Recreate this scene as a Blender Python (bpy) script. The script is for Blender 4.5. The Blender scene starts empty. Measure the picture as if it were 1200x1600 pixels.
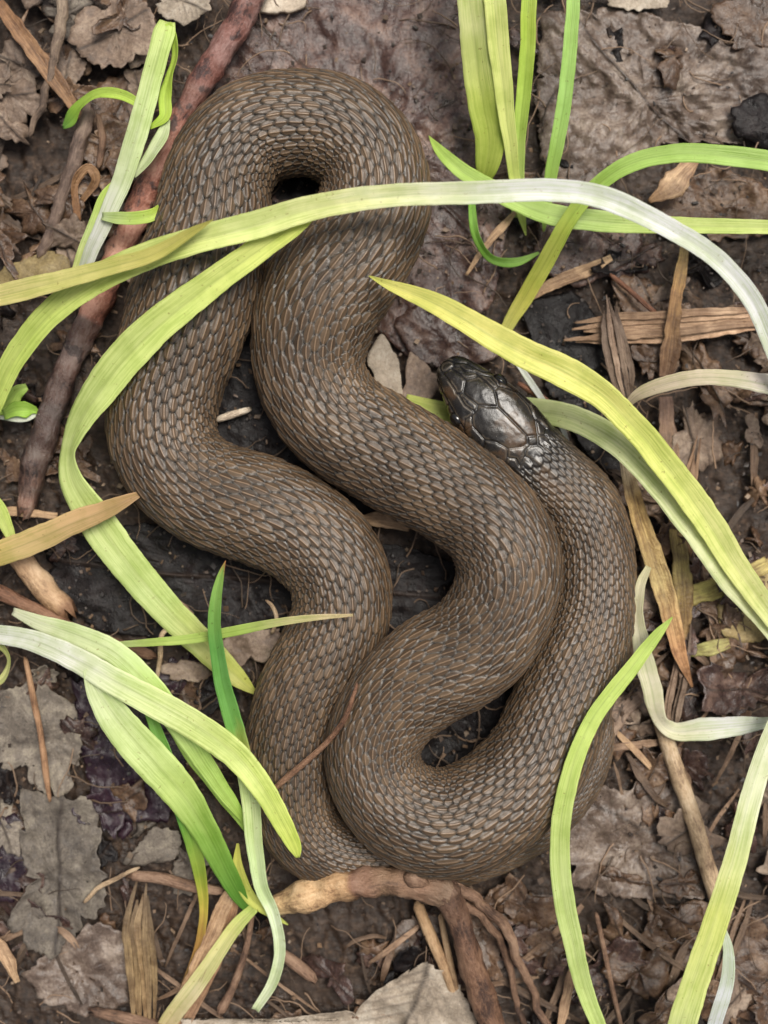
import bpy, math, random
import numpy as np

# ------------------------------------------------------------------ camera, sky, sun, exposure
# Lengths below are in photograph pixels at ground level; S turns them into metres (frame = 18 x 24 cm).
S = 0.00015
CAM = 2000.0                     # camera height in those units (30 cm)
sc = bpy.context.scene
COL = sc.collection
cam_data = bpy.data.cameras.new('camera')
cam = bpy.data.objects.new('camera', cam_data)
COL.objects.link(cam)
cam.location = (0, 0, CAM * S)
cam.rotation_euler = (0, 0, 0)
cam_data.sensor_fit = 'HORIZONTAL'
cam_data.sensor_width = 36
cam_data.lens = 36 * CAM / 1200
cam_data.clip_start = 0.005
cam_data.clip_end = 50
cam_data.dof.use_dof = True
cam_data.dof.focus_distance = (CAM - 135) * S
cam_data.dof.aperture_fstop = 11.0
sc.camera = cam
sc.render.resolution_x, sc.render.resolution_y = 768, 1024

SUN_EL, SUN_AZ = math.radians(68), math.radians(40)      # azimuth from +Y towards +X
world = bpy.data.worlds.new('World')
sc.world = world
world.use_nodes = True
wn, wl = world.node_tree.nodes, world.node_tree.links
wn.clear()
sky = wn.new('ShaderNodeTexSky')
sky.sky_type = 'NISHITA'
sky.sun_disc = False
sky.sun_elevation = SUN_EL
sky.sun_rotation = SUN_AZ
sky.air_density = 1.0
sky.dust_density = 6.0
sky.ozone_density = 0.6
hs = wn.new('ShaderNodeHueSaturation')
hs.inputs['Saturation'].default_value = 0.48            # thin even overcast
bg = wn.new('ShaderNodeBackground')
bg.inputs['Strength'].default_value = 0.05
wo = wn.new('ShaderNodeOutputWorld')
wl.new(sky.outputs[0], hs.inputs['Color'])
wl.new(hs.outputs[0], bg.inputs['Color'])
wl.new(bg.outputs[0], wo.inputs['Surface'])

sun_data = bpy.data.lights.new('sun', 'SUN')
sun_data.energy = 1.5
sun_data.angle = math.radians(26)
sun_data.color = (1.0, 0.95, 0.87)
sun = bpy.data.objects.new('sun', sun_data)
COL.objects.link(sun)
sun.rotation_euler = (-(math.pi / 2 - SUN_EL), 0, -SUN_AZ)
sun.location = (0.3, 0.4, 1.0)

vs = sc.view_settings
vs.view_transform = 'Standard'
vs.look = 'None'
vs.exposure = 1.05
vs.gamma = 1.0
vs.use_curve_mapping = False

# ------------------------------------------------------------------ helpers
R = np.random.RandomState(7)
random.seed(7)


def W(px, py, z=0.0):
    """photo pixel + height (all in px units) -> point in px units"""
    k = 1.0 - np.asarray(z, float) / CAM
    return np.stack([(np.asarray(px, float) - 600) * k, (800 - np.asarray(py, float)) * k, np.asarray(z, float) + 0 * np.asarray(px, float)], -1)


def _hash(ix, iy, iz, seed):
    h = (ix.astype(np.int64) * 374761393 + iy.astype(np.int64) * 668265263 + iz.astype(np.int64) * 2147483647 + seed * 974711) & 0xFFFFFFFF
    h = ((h ^ (h >> 13)) * 1274126177) & 0xFFFFFFFF
    h = h ^ (h >> 16)
    return (h & 0xFFFFFF) / float(0xFFFFFF)


def vnoise(x, y, z=0.0, seed=0):
    """smooth value noise in -1..1"""
    x, y, z = np.broadcast_arrays(np.asarray(x, float), np.asarray(y, float), np.asarray(z, float))
    ix, iy, iz = np.floor(x), np.floor(y), np.floor(z)
    fx, fy, fz = x - ix, y - iy, z - iz
    ux, uy, uz = [f * f * f * (f * (f * 6 - 15) + 10) for f in (fx, fy, fz)]
    r = 0
    zs = (0, 1) if np.any(fz) else (0,)
    for dz in zs:
        wz = uz if dz else 1 - uz
        for dy in (0, 1):
            wy = uy if dy else 1 - uy
            for dx in (0, 1):
                wx = ux if dx else 1 - ux
                r = r + _hash(ix + dx, iy + dy, iz + dz, seed) * wx * wy * wz
    return r * 2 - 1


def fbm(x, y, z=0.0, seed=0, octv=4, gain=0.5):
    r, a, n = 0, 1.0, 0
    x, y = np.asarray(x, float), np.asarray(y, float)
    for o in range(octv):
        r = r + a * vnoise(x, y, z, seed + o * 17)
        n += a
        a *= gain
        x, y, z = x * 2.03 + 5.1, y * 2.03 + 1.7, np.asarray(z) * 2.03
    return r / n


def sstep(a, b, x):
    t = np.clip((x - a) / (b - a), 0, 1)
    return t * t * (3 - 2 * t)


def catmull(P, n=24):
    """dense centripetal Catmull-Rom through rows of P"""
    P = np.asarray(P, float)
    P = np.vstack([2 * P[0] - P[1], P, 2 * P[-1] - P[-2]])
    out = []
    for i in range(1, len(P) - 2):
        p0, p1, p2, p3 = P[i - 1:i + 3]
        d = [max(np.linalg.norm((b - a)[:2]), 1e-3) ** 0.5 for a, b in ((p0, p1), (p1, p2), (p2, p3))]
        t0, t1 = 0, d[0]
        t2, t3 = t1 + d[1], t1 + d[1] + d[2]
        t = np.linspace(t1, t2, n, endpoint=False)[:, None]
        a1 = (t1 - t) / (t1 - t0) * p0 + (t - t0) / (t1 - t0) * p1
        a2 = (t2 - t) / (t2 - t1) * p1 + (t - t1) / (t2 - t1) * p2
        a3 = (t3 - t) / (t3 - t2) * p2 + (t - t2) / (t3 - t2) * p3
        b1 = (t2 - t) / (t2 - t0) * a1 + (t - t0) / (t2 - t0) * a2
        b2 = (t3 - t) / (t3 - t1) * a2 + (t - t1) / (t3 - t1) * a3
        out.append((t2 - t) / (t2 - t1) * b1 + (t - t1) / (t2 - t1) * b2)
    out.append(P[-2][None])
    return np.vstack(out)


def resample(P, step, dims=2):
    d = np.r_[0, np.cumsum(np.linalg.norm(np.diff(P[:, :dims], axis=0), axis=1))]
    n = max(int(d[-1] / step), 4)
    s = np.linspace(0, d[-1], n)
    return np.stack([np.interp(s, d, P[:, k]) for k in range(P.shape[1])], 1), s


def smooth(P, w, it=2):
    k = np.hanning(2 * w + 3)[1:-1]
    k /= k.sum()
    Q = P.copy()
    for _ in range(it):
        E = np.vstack([2 * Q[0] - Q[w:0:-1], Q, 2 * Q[-1] - Q[-2:-w - 2:-1]])
        Q = np.stack([np.convolve(E[:, c], k, 'valid') for c in range(Q.shape[1])], 1)
    return Q


def frames(C):
    T = np.gradient(C, axis=0)
    T /= np.linalg.norm(T, axis=1)[:, None] + 1e-9
    N = np.cross(np.array([0, 0, 1.0]), T)
    N /= np.linalg.norm(N, axis=1)[:, None] + 1e-9
    return T, N, np.cross(T, N)


def mesh_grid(name, V, mat, parent=None, closed_u=False, colors=None, uv=None, extra_faces=None, smooth_shade=True):
    """V: (m, n, 3) grid in px units -> one mesh object"""
    m, n = V.shape[:2]
    idx = np.arange(m * n).reshape(m, n)
    if closed_u:
        j2 = np.roll(idx, -1, axis=1)
        F = np.stack([idx[:-1], j2[:-1], j2[1:], idx[1:]], -1).reshape(-1, 4)
    else:
        F = np.stack([idx[:-1, :-1], idx[:-1, 1:], idx[1:, 1:], idx[1:, :-1]], -1).reshape(-1, 4)
    return mesh_raw(name, V.reshape(-1, 3), F, mat, parent, None if colors is None else colors.reshape(-1, colors.shape[-1]),
                    None if uv is None else uv.reshape(-1, 2), smooth_shade, extra_faces)


def mesh_raw(name, V, F, mat, parent=None, colors=None, uv=None, smooth_shade=True, extra_faces=None, link=True):
    """V (nv,3) px units, F (nf,k) uniform polygons"""
    me = bpy.data.meshes.new(name)
    V = np.ascontiguousarray(V * S, dtype=np.float32)
    F = np.ascontiguousarray(F, dtype=np.int32)
    nf, k = F.shape
    loops = F.ravel()
    starts = np.arange(nf, dtype=np.int32) * k
    if extra_faces is not None:                       # a few n-gons (end caps)
        st = [len(loops)]
        for f in extra_faces:
            st.append(st[-1] + len(f))
        loops = np.r_[loops, np.concatenate(extra_faces)].astype(np.int32)
        starts = np.r_[starts, st[:-1]].astype(np.int32)
    me.vertices.add(len(V))
    me.vertices.foreach_set('co', V.ravel())
    me.loops.add(len(loops))
    me.loops.foreach_set('vertex_index', loops.astype(np.int32))
    me.polygons.add(len(starts))
    me.polygons.foreach_set('loop_start', starts)
    me.polygons.foreach_set('use_smooth', np.full(len(starts), smooth_shade))
    if colors is not None:
        a = me.attributes.new('col', 'FLOAT_COLOR', 'POINT')
        c = np.ones((len(V), 4), np.float32)
        c[:, :colors.shape[1]] = colors
        a.data.foreach_set('color', c.ravel())
    if uv is not None:
        l = me.uv_layers.new(name='UVMap')
        l.data.foreach_set('uv', np.ascontiguousarray(uv[loops], dtype=np.float32).ravel())
    me.update(calc_edges=True)
    me.validate()
    me.materials.append(mat)
    ob = bpy.data.objects.new(name, me)
    if link:
        COL.objects.link(ob)
    if parent is not None:
        ob.parent = parent
        ob.matrix_parent_inverse = parent.matrix_basis.inverted()
    return ob


def tag(o, label=None, cat=None, group=None, kind=None):
    for k, v in (('label', label), ('category', cat), ('group', group), ('kind', kind)):
        if v:
            o[k] = v
    return o


def empty(name, p):
    o = bpy.data.objects.new(name, None)
    o.empty_display_size = 0.01
    o.location = tuple(np.asarray(p) * S)
    COL.objects.link(o)
    return o


# ------------------------------------------------------------------ material helpers
class NT:
    def __init__(self, name):
        self.m = bpy.data.materials.new(name)
        self.m.use_nodes = True
        self.t = self.m.node_tree
        self.b = self.t.nodes['Principled BSDF']
        self.out = self.t.nodes['Material Output']

    def n(self, kind, ins=None, **kw):
        nd = self.t.nodes.new('ShaderNode' + kind)
        for k, v in kw.items():
            setattr(nd, k, v)
        for k, v in (ins or {}).items():
            self.set(nd.inputs[k], v)
        return nd

    def set(self, sock, v):
        if hasattr(v, 'is_linked'):
            self.t.links.new(v, sock)
        else:
            if isinstance(v, (tuple, list)) and len(v) == 3 and sock.type == 'RGBA':
                v = (*v, 1)
            sock.default_value = v

    def P(self, **kw):
        for k, v in kw.items():
            self.set(self.b.inputs[k.replace('_', ' ')], v)

    def coord(self, scale=1.0, rnd=True):
        """object coordinates in photo-pixel units"""
        tc = self.n('TexCoord')
        mp = self.n('Mapping', {'Vector': tc.outputs['Object'], 'Scale': (scale / S,) * 3})
        if rnd:
            oi = self.n('ObjectInfo')
            ml = self.n('Math', {0: oi.outputs['Random'], 1: 913.0}, operation='MULTIPLY')
            cb = self.n('CombineXYZ', {0: ml.outputs[0], 1: ml.outputs[0]})
            self.set(mp.inputs['Location'], cb.outputs[0])
        return mp.outputs[0]

    def noise(self, vec, scale, detail=4, rough=0.55, dist=0.0):
        return self.n('TexNoise', {'Vector': vec, 'Scale': scale, 'Detail': detail, 'Roughness': rough, 'Distortion': dist}).outputs[0]

    def ramp(self, fac, stops, interp='LINEAR'):
        nd = self.n('ValToRGB', {0: fac})
        cr = nd.color_ramp
        cr.interpolation = interp
        while len(cr.elements) < len(stops):
            cr.elements.new(0.5)
        for e, (p, c) in zip(cr.elements, stops):
            e.position = p
            e.color = (*c, 1) if isinstance(c, (tuple, list)) else (c, c, c, 1)
        return nd.outputs[0]

    def mix(self, f, a, b, mode='MIX'):
        nd = self.n('Mix', data_type='RGBA', blend_type=mode)
        self.set(nd.inputs[0], f)
        self.set(nd.inputs[6], a)
        self.set(nd.inputs[7], b)
        return nd.outputs[2]

    def math(self, op, a, b=0.0, c=0.0):
        return self.n('Math', {0: a, 1: b, 2: c}, operation=op).outputs[0]

    def bump(self, h, strength=0.5, dist=1.0, normal=None):
        nd = self.n('Bump', {'Height': h, 'Strength': strength, 'Distance': dist * S})
        if normal is not None:
            self.set(nd.inputs['Normal'], normal)
        return nd.outputs[0]


# ------------------------------------------------------------------ the snake
def mat_snake():
    t = NT('snake_skin')
    at = t.n('Attribute', attribute_name='col')
    sp = t.n('SeparateColor', {0: at.outputs['Color']})
    keel, inner, rnd = sp.outputs
    head = at.outputs['Alpha']
    v = t.coord(1.0, False)
    n1 = t.noise(v, 0.012, 4)
    n2 = t.noise(v, 0.12, 3)
    brown = t.ramp(t.math('ADD', t.math('MULTIPLY', rnd, 0.5), t.math('MULTIPLY', n1, 0.5)),
                   [(0.2, (0.046, 0.027, 0.013)), (0.5, (0.084, 0.051, 0.027)), (0.8, (0.130, 0.085, 0.048))])
    grey = t.ramp(n2, [(0.3, (0.056, 0.044, 0.032)), (0.7, (0.135, 0.116, 0.094))])
    c = t.mix(t.ramp(inner, [(0.34, 0.0), (0.62, 1.0)]), grey, brown)
    c = t.mix(t.ramp(keel, [(0.25, 0.0), (0.85, 0.9)]), c, (0.27, 0.18, 0.11))
    skin = t.mix(n2, (0.004, 0.003, 0.003), (0.014, 0.010, 0.008))
    c = t.mix(t.ramp(inner, [(0.06, 0.0), (0.27, 1.0)]), skin, c)
    c = t.mix(1.0, c, t.ramp(t.noise(v, 0.009, 4, 0.6), [(0.35, 0.66), (0.65, 1.04)]), 'MULTIPLY')
    # head: dark olive brown shields with tan temples, pale sutures
    hn = t.noise(v, 0.018, 3, 0.6)
    hc = t.ramp(hn, [(0.38, (0.006, 0.005, 0.004)), (0.54, (0.016, 0.012, 0.008)), (0.62, (0.062, 0.034, 0.015)), (0.75, (0.024, 0.016, 0.010))])
    hc = t.mix(t.ramp(t.noise(v, 0.16, 3), [(0.55, 0.0), (0.68, 0.7)]), hc, (0.012, 0.010, 0.009))
    hc = t.mix(t.math('MULTIPLY', keel, 0.7), hc, (0.14, 0.115, 0.085))
    hc = t.mix(t.ramp(inner, [(0.0, 0.0), (0.25, 1.0)]), (0.006, 0.005, 0.005), hc)
    c = t.mix(head, c, hc)
    speck = t.ramp(t.noise(v, 0.35, 2), [(0.755, 0.0), (0.78, 1.0)])
    c = t.mix(t.math('MULTIPLY', speck, 0.5), c, (0.45, 0.42, 0.36))
    gl = t.math('POWER', head, 6.0)
    rough = t.mix(gl, t.ramp(n2, [(0.3, 0.34), (0.7, 0.52)]), t.ramp(n2, [(0.3, 0.20), (0.7, 0.32)]))
    t.P(Base_Color=c, Roughness=rough, Specular_IOR_Level=t.mix(gl, (0.45, 0.45, 0.45), (0.5, 0.5, 0.5)))
    t.set(t.b.inputs['Normal'], t.bump(t.noise(v, 0.5, 3), 0.25, 0.8))
    return t.m


SNAKE = [  # px, py, z of the axis, half width, roll (deg)
    (693, 564, 92, 0, 0), (732, 610, 92, 0, 0), (773, 657, 90, 0, 0), (813, 702, 84, 0, 0),
    (853, 740, 74, 56, 0), (902, 794, 66, 64, -6), (922, 850, 62, 68, -10), (926, 910, 61, 68, -10), (921, 970, 64, 70, -6),
    (900, 1040, 76, 74, 0), (872, 1112, 92, 78, 4), (836, 1190, 105, 81, 6), (772, 1256, 115, 83, 10), (702, 1286, 120, 84, 10),
    (638, 1272, 122, 80, 8), (592, 1225, 120, 75, 4), (582, 1165, 118, 74, 0), (612, 1102, 118, 78, -2), (672, 1050, 121, 85, 6),
    (742, 1008, 126, 84, 14), (785, 944, 131, 82, 20), (796, 882, 132, 81, 18), (772, 822, 125, 81, 8), (712, 770, 106, 82, 0),
    (632, 722, 88, 87, -4), (578, 690, 80, 85, -5), (530, 660, 76, 84, -6), (500, 622, 74, 83, -6), (484, 580, 74, 85, -7), (484, 530, 76, 90, -8), (504, 464, 80, 97, -4),
    (556, 387, 80, 92, 2), (587, 312, 78, 87, 4), (572, 241, 75, 83, 4), (519, 200, 74, 82, 4), (455, 192, 74, 81, 4),
    (391, 210, 74, 82, 4), (347, 264, 76, 83, 2), (332, 338, 78, 87, 0), (315, 420, 80, 98, -2), (291, 500, 80, 97, -4),
    (266, 578, 76, 87, -4), (251, 655, 73, 85, -4), (269, 722, 72, 83, -2), (325, 770, 72, 83, 0), (400, 795, 74, 85, 4),
    (475, 832, 74, 83, 6), (524, 885, 74, 79, 6), (535, 950, 74, 76, 2), (511, 1020, 72, 78, -2), (476, 1085, 68, 75, -4),
    (458, 1150, 62, 73, -2), (456, 1220, 57, 70, 0), (470, 1288, 52, 66, 4), (512, 1328, 48, 60, 6), (582, 1344, 44, 54, 4),
    (672, 1344, 42, 50, 0), (762, 1324, 40, 46, 0), (838, 1286, 38, 42, 0), (896, 1230, 34, 38, 0), (926, 1165, 30, 32, 0),
    (926, 1100, 24, 24, 0), (908, 1050, 18, 15, 0), (892, 1010, 12, 5, 0)]

HEAD_X = [0, 3, 8, 16, 30, 50, 75, 95, 120, 150, 175, 200, 225, 255, 300, 340, 380]
HEAD_A = [1, 14, 21, 27, 32.5, 39, 48, 53, 57, 59.5, 59, 57, 56, 58, 62, 65, 67]        # half width
HEAD_U = [1, 7, 11, 15, 20, 25, 31, 34, 37, 40, 41, 42, 43, 46, 50, 54, 57]             # height above axis
HEAD_D = [1, 9, 14, 18, 22, 26, 30, 33, 36, 38, 39, 41, 43, 46, 50, 54, 57]             # depth below axis

# sutures between the head shields, traced in a 6x enlargement of photo window (660, 540)
SUT = [
    [(165, 210), (180, 248), (218, 246), (292, 190), (296, 155), (240, 138), (180, 165), (165, 210)],
    [(190, 262), (218, 246)], [(292, 190), (300, 200)],
    [(190, 262), (270, 212), (350, 270), (405, 320), (390, 400), (375, 440), (315, 447), (305, 410), (250, 330), (190, 262)],
    [(270, 212), (300, 200), (360, 200), (400, 240), (500, 250), (525, 280), (490, 300), (405, 318)],
    [(405, 320), (490, 300), (530, 285), (600, 340), (672, 412), (690, 470), (708, 572), (620, 570), (515, 555), (385, 450), (390, 400)],
    [(530, 265), (640, 290), (722, 380), (675, 412)], [(525, 280), (530, 265), (500, 250)],
    [(340, 460), (375, 445)], [(315, 447), (340, 460), (400, 560), (490, 622), (512, 598), (515, 555)],
    [(708, 572), (800, 660), (985, 850)], [(722, 380), (760, 385), (880, 430), (1000, 560), (1060, 690), (1082, 842), (985, 850)],
    [(490, 622), (462, 660), (470, 760), (512, 805), (580, 882), (690, 905), (800, 965), (940, 950), (985, 915), (985, 850)],
    [(580, 882), (572, 970), (440, 900), (385, 800), (400, 690), (462, 660)], [(470, 760), (385, 800)],
    [(800, 965), (798, 1050), (772, 1135), (700, 1150), (620, 1070), (575, 960)],
    [(800, 1050), (880, 1062), (910, 1130), (960, 1040), (1010, 1060), (1030, 1120)], [(985, 915), (1020, 940), (1085, 930), (1082, 842)],
    [(1082, 842), (1150, 836), (1165, 780), (1110, 720), (1060, 690)], [(1085, 930), (1140, 960), (1200, 930)], [(960, 1040), (970, 970), (1020, 940)],
    [(1150, 836), (1190, 880)], [(1030, 1120), (1100, 1130), (1130, 1060), (1140, 960)],
    [(130, 300), (190, 440), (300, 640), (400, 800)], [(110, 420), (190, 560), (300, 760), (440, 900)], [(440, 900), (620, 1070)],
    [(190, 440), (165, 500)], [(250, 545), (205, 600)], [(300, 640), (270, 710)], [(345, 720), (320, 790)],
    [(296, 155), (420, 165), (560, 240), (660, 260), (722, 330), (722, 380)], [(740, 330), (900, 430), (1010, 540)],
]


def build_snake():
    st = np.array(SNAKE, float)
    d = catmull(st, 30)
    d, s = resample(d, 1.75)
    d[:, :3] = smooth(d[:, :3], 14, 2)
    d[:, 3:] = smooth(d[:, 3:], 30, 2)
    d, s = resample(d, 1.75)
    C = W(d[:, 0], d[:, 1], d[:, 2])
    kz = 1 - d[:, 2] / CAM
    T, N, B = frames(C)
    A = (d[:, 3] - 2.5 * sstep(20, 60, d[:, 3])) * kz * (1 + 0.018 * fbm(s / 90, 0 * s, 0, 77, 2))   # the scales add their own thickness
    hb = sstep(300, 380, s)
    A = np.where(s < 380, np.interp(s, HEAD_X, HEAD_A) * (1 - hb) + A * hb, A)
    Bu = np.where(s < 380, np.interp(s, HEAD_X, HEAD_U) * (1 - hb) + 0.86 * A * hb, 0.86 * A)
    Bd = np.where(s < 380, np.interp(s, HEAD_X, HEAD_D) * (1 - hb) + 0.86 * A * hb, 0.86 * A)
    A = np.maximum(A, 0.6)
    TH = math.radians(132)
    nd, nv = 290, 26
    th = np.r_[np.linspace(-TH, TH, nd), np.linspace(TH, 2 * math.pi - TH, nv + 2)[1:-1]]
    rings, cols = len(s), len(th)
    sn, cs = np.sin(th), np.cos(th)
    headm = 1 - sstep(188, 206, s)                     # shields
    darkm = 1 - sstep(185, 330, s)                     # dark head colour fading into the neck
    nexp = 2 + 0.55 * (1 - sstep(200, 290, s)) * sstep(4, 40, s)
    lat = np.sign(sn)[None] * np.abs(sn)[None] ** (2 / nexp[:, None]) * A[:, None]
    ver = np.sign(cs)[None] * np.abs(cs)[None] ** (2 / nexp[:, None]) * np.where(cs[None] > 0, Bu[:, None], Bd[:, None])
    # smooth brow ridges over the eyes
    brow = np.exp(-((s[:, None] - 92) / 26) ** 2) * np.exp(-((np.abs(th)[None] - 0.75) / 0.25) ** 2) * 3.0
    lat = lat + brow * np.sign(th)[None] * 0.6
    ver = ver + brow * 0.5
    # --- scale pattern; the roll slides the rows round the trunk
    roll = np.radians(d[:, 4])
    thw = np.where(th > math.pi, th - 2 * math.pi, th)
    thr = thw[None] - roll[:, None]
    NR = 14.4
    x = thr / TH
    q = NR * (1.10 * x - 0.10 * x ** 3) / 1.0          # rows get wider down the flanks
    pitch = np.interp(A, [4, 30, 55, 70, 85, 100], [9, 12, 15, 20.5, 29.5, 32]) * 1.02
    p = np.cumsum(np.r_[0, np.diff(s) / (0.5 * (pitch[1:] + pitch[:-1]))])[:, None] + 0 * q
    p = p + 0.20 * fbm(s[:, None] / 38.0, q / 4.0, 0, 3, 2)
    q = q + 0.22 * fbm(s[:, None] / 60.0 + 31, q / 4.0, 0, 5, 2)
    best = np.full(q.shape, -1.0)
    keel = np.zeros(q.shape)
    inner = np.zeros(q.shape)
    rnd = np.zeros(q.shape)
    j0 = np.round(q)
    for dj in (-1, 0, 1):
        j = j0 + dj
        off = 0.5 * np.mod(j, 2)
        b = q - j
        k0 = np.round(p - off)
        for dk in (-1, 0, 1):
            k = k0 + dk
            a = p - (k + off)                           # + towards the tail
            rr = _hash(j + 100, k + 1000, np.zeros_like(j), 11)
            aa = (a - 0.04) / 0.62
            ok = np.abs(aa) < 1
            w = (0.68 + 0.06 * (rr - .5)) * np.clip(1 - np.abs(aa) ** np.where(aa > 0, 2.4, 1.7), 1e-4, 1)
            e = 1 - np.abs(b) / np.maximum(w, 1e-3)
            ed = np.minimum(e * w / 0.5, (1 - np.abs(aa)) * 1.9)      # distance to margin
            ok &= e > 0
            tip = (a + 0.62) / 1.4
            h = sstep(0, 0.26, ed) * (0.22 + 0.78 * tip) + 0.12 * np.clip(e, 0, 1)
            kk = np.exp(-(b / 0.085) ** 2) * sstep(-0.5, -0.22, a) * (1 - sstep(0.36, 0.52, a))
            h = h + 0.30 * kk * (0.85 + 0.3 * rr)
            h = h * (0.82 + 0.36 * rr)
            up = ok & (h > best)
            best = np.where(up, h, best)
            keel = np.where(up, kk, keel)
            inner = np.where(up, np.clip(ed * 1.35, 0, 1), inner)
            rnd = np.where(up, rr, rnd)
    H = np.where(best > 0, best, 0)
    amp = np.clip(pitch * 0.165, 0, 4.6)
    H = H * amp[:, None]
    # belly: broad plates
    vent = sstep(math.radians(122), math.radians(134), np.abs(thr))
    bp = np.mod(p, 1.0)
    H = H * (1 - vent) + vent * (bp * 2.0)
    inner = inner * (1 - vent) + vent * 0.9
    keel = keel * (1 - vent)
    rnd = rnd * (1 - vent) + vent * 0.9
    # normals of the plain cross-section
    nl, nvv = sn[None] / A[:, None], cs[None] / np.where(cs[None] > 0, Bu[:, None], Bd[:, None])
    ln = np.sqrt(nl ** 2 + nvv ** 2)
    nl, nvv = nl / ln, nvv / ln
    # --- head shields
    hi = np.where(s < 250)[0]
    V0 = C[hi, None] + N[hi, None] * (-lat[hi, :, None]) + B[hi, None] * ver[hi, :, None]
    kk = 1 - V0[..., 2] / CAM
    px, py = V0[..., 0] / kk + 600, 800 - V0[..., 1] / kk
    dist = np.full(px.shape, 99.0)
    for pl in SUT:
        pl = np.array(pl, float) / 6 + np.array([660, 540])
        for (x0, y0), (x1, y1) in zip(pl[:-1], pl[1:]):
            dx, dy = x1 - x0, y1 - y0
            L2 = dx * dx + dy * dy + 1e-9
            tt = np.clip(((px - x0) * dx + (py - y0) * dy) / L2, 0, 1)
            dist = np.minimum(dist, np.hypot(px - x0 - tt * dx, py - y0 - tt * dy))
    upper = (cs[None] > -0.35)
    dist = np.where(upper, dist, 99)
    hm = np.zeros(q.shape)
    hm[hi] = headm[hi, None] * (sstep(-0.2, 0.2, 1) + 0 * dist)
    hh = np.zeros(q.shape)
    hh[hi] = -1.9 * np.exp(-(dist / 1.4) ** 2) + 0.3 * sstep(0, 9, dist) + 0.35 * fbm(px / 9, py / 9, 0, 9, 2)
    hk = np.zeros(q.shape)
    side = fbm(px / 14, py / 14, 0, 21, 2)
    hk[hi] = np.exp(-((dist - 2.6) / 1.1) ** 2) * sstep(-0.4, 0.25, side)
    hin = np.ones(q.shape)
    hin[hi] = sstep(0.4, 2.2, dist)
    H = H * (1 - hm) + hh * hm
    keel = keel * (1 - hm) + hk * hm
    inner = inner * (1 - hm) + hin * hm
    lat = lat + nl * H
    ver = ver + nvv * H
    # slow unevenness of the soft body
    V = C[:, None] - N[:, None] * lat[..., None] + B[:, None] * ver[..., None]
    colr = np.stack([keel, inner, rnd, darkm[:, None] + 0 * hm], -1)
    root = empty('snake', W(500, 900, 0))
    caps = [np.arange(cols)[::-1].copy(), (rings - 1) * cols + np.arange(cols)]
    ob = mesh_grid('body', V, mat_snake(), root, closed_u=True, colors=colr, extra_faces=caps)
    tag(root, 'thick brown snake with keeled scales and glossy dark head lying coiled on wet leaves', 'snake')
    # eyes: glossy dark beads with a thin paler iris, set in the side of the head
    te = NT('eye_gloss')
    te.P(Base_Color=(0.006, 0.005, 0.004), Roughness=0.06, Specular_IOR_Level=0.7)
    i = int(np.argmin(np.abs(s - 82)))
    for sg in (-1, 1):
        c = C[i] + N[i] * sg * (A[i] * 0.86) + B[i] * 14
        u, v = np.meshgrid(np.linspace(0, math.pi, 13), np.linspace(0, 2 * math.pi, 20, endpoint=False), indexing='ij')
        r = 11.5
        E = c + r * (np.cos(u)[..., None] * N[i] * sg * 0.8 + (np.sin(u) * np.cos(v))[..., None] * T[i] * 1.15 + (np.sin(u) * np.sin(v))[..., None] * B[i])
        mesh_grid('eye', E, te.m, root, closed_u=True)
    return root


build_snake()

# ------------------------------------------------------------------ ground
def gh_low(x, y):
    """broad relief of the ground (px units)"""
    return 12 * fbm(x / 240.0, y / 240.0, 0, 40, 2) - 5


def mat_soil():
    t = NT('wet_soil')
    v = t.coord(1.0, False)
    n1 = t.noise(v, 0.011, 5, 0.6, 0.5)
    n2 = t.noise(v, 0.09, 5, 0.65)
    stretch = t.n('Mapping', {'Vector': v, 'Scale': (0.03, 0.14, 0.1), 'Rotation': (0, 0, 0.6)}).outputs[0]
    n3 = t.noise(stretch, 1.0, 5, 0.65, 1.2)
    c = t.ramp(n2, [(0.3, (0.007, 0.0045, 0.003)), (0.5, (0.032, 0.019, 0.012)), (0.66, (0.095, 0.059, 0.037)), (0.8, (0.20, 0.135, 0.09))])
    c = t.mix(t.ramp(n1, [(0.4, 0.0), (0.62, 0.75)]), c, t.ramp(n3, [(0.3, (0.012, 0.008, 0.006)), (0.7, (0.075, 0.048, 0.032))]))
    wet = t.noise(v, 0.02, 3)
    t.P(Base_Color=c, Roughness=t.ramp(wet, [(0.35, 0.25), (0.65, 0.75)]), Specular_IOR_Level=0.45)
    h = t.math('ADD', t.noise(v, 0.30, 4, 0.6), t.math('MULTIPLY', n3, 1.5))
    t.set(t.b.inputs['Normal'], t.bump(h, 0.7, 2.5))
    return t.m


def build_ground():
    def axis(h, step, far):
        a = np.arange(-h, h + 1, step)
        e = h + step * np.cumsum(1.35 ** np.arange(1, 26))
        e = e[e < far]
        return np.r_[-e[::-1], a, e]
    X, Y = np.meshgrid(axis(760, 3.6, 12000), axis(980, 3.6, 12000), indexing='xy')
    Z = gh_low(X, Y) - 5 + 5 * fbm(X / 40, Y / 40, 0, 50, 4, 0.55)
    rid = 1 - np.abs(fbm(X / 30 + Y / 60, Y / 75 - X / 90, 0, 70, 4, 0.55))
    Z += 16 * (rid - 0.85) + 4 * fbm(X / 9, Y / 9, 0, 60, 3)
    V = np.stack([X, Y, Z], -1)
    tag(mesh_grid('ground', V, mat_soil()), 'dark wet crumbly soil under the leaf litter', kind='structure')


build_ground()


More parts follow.
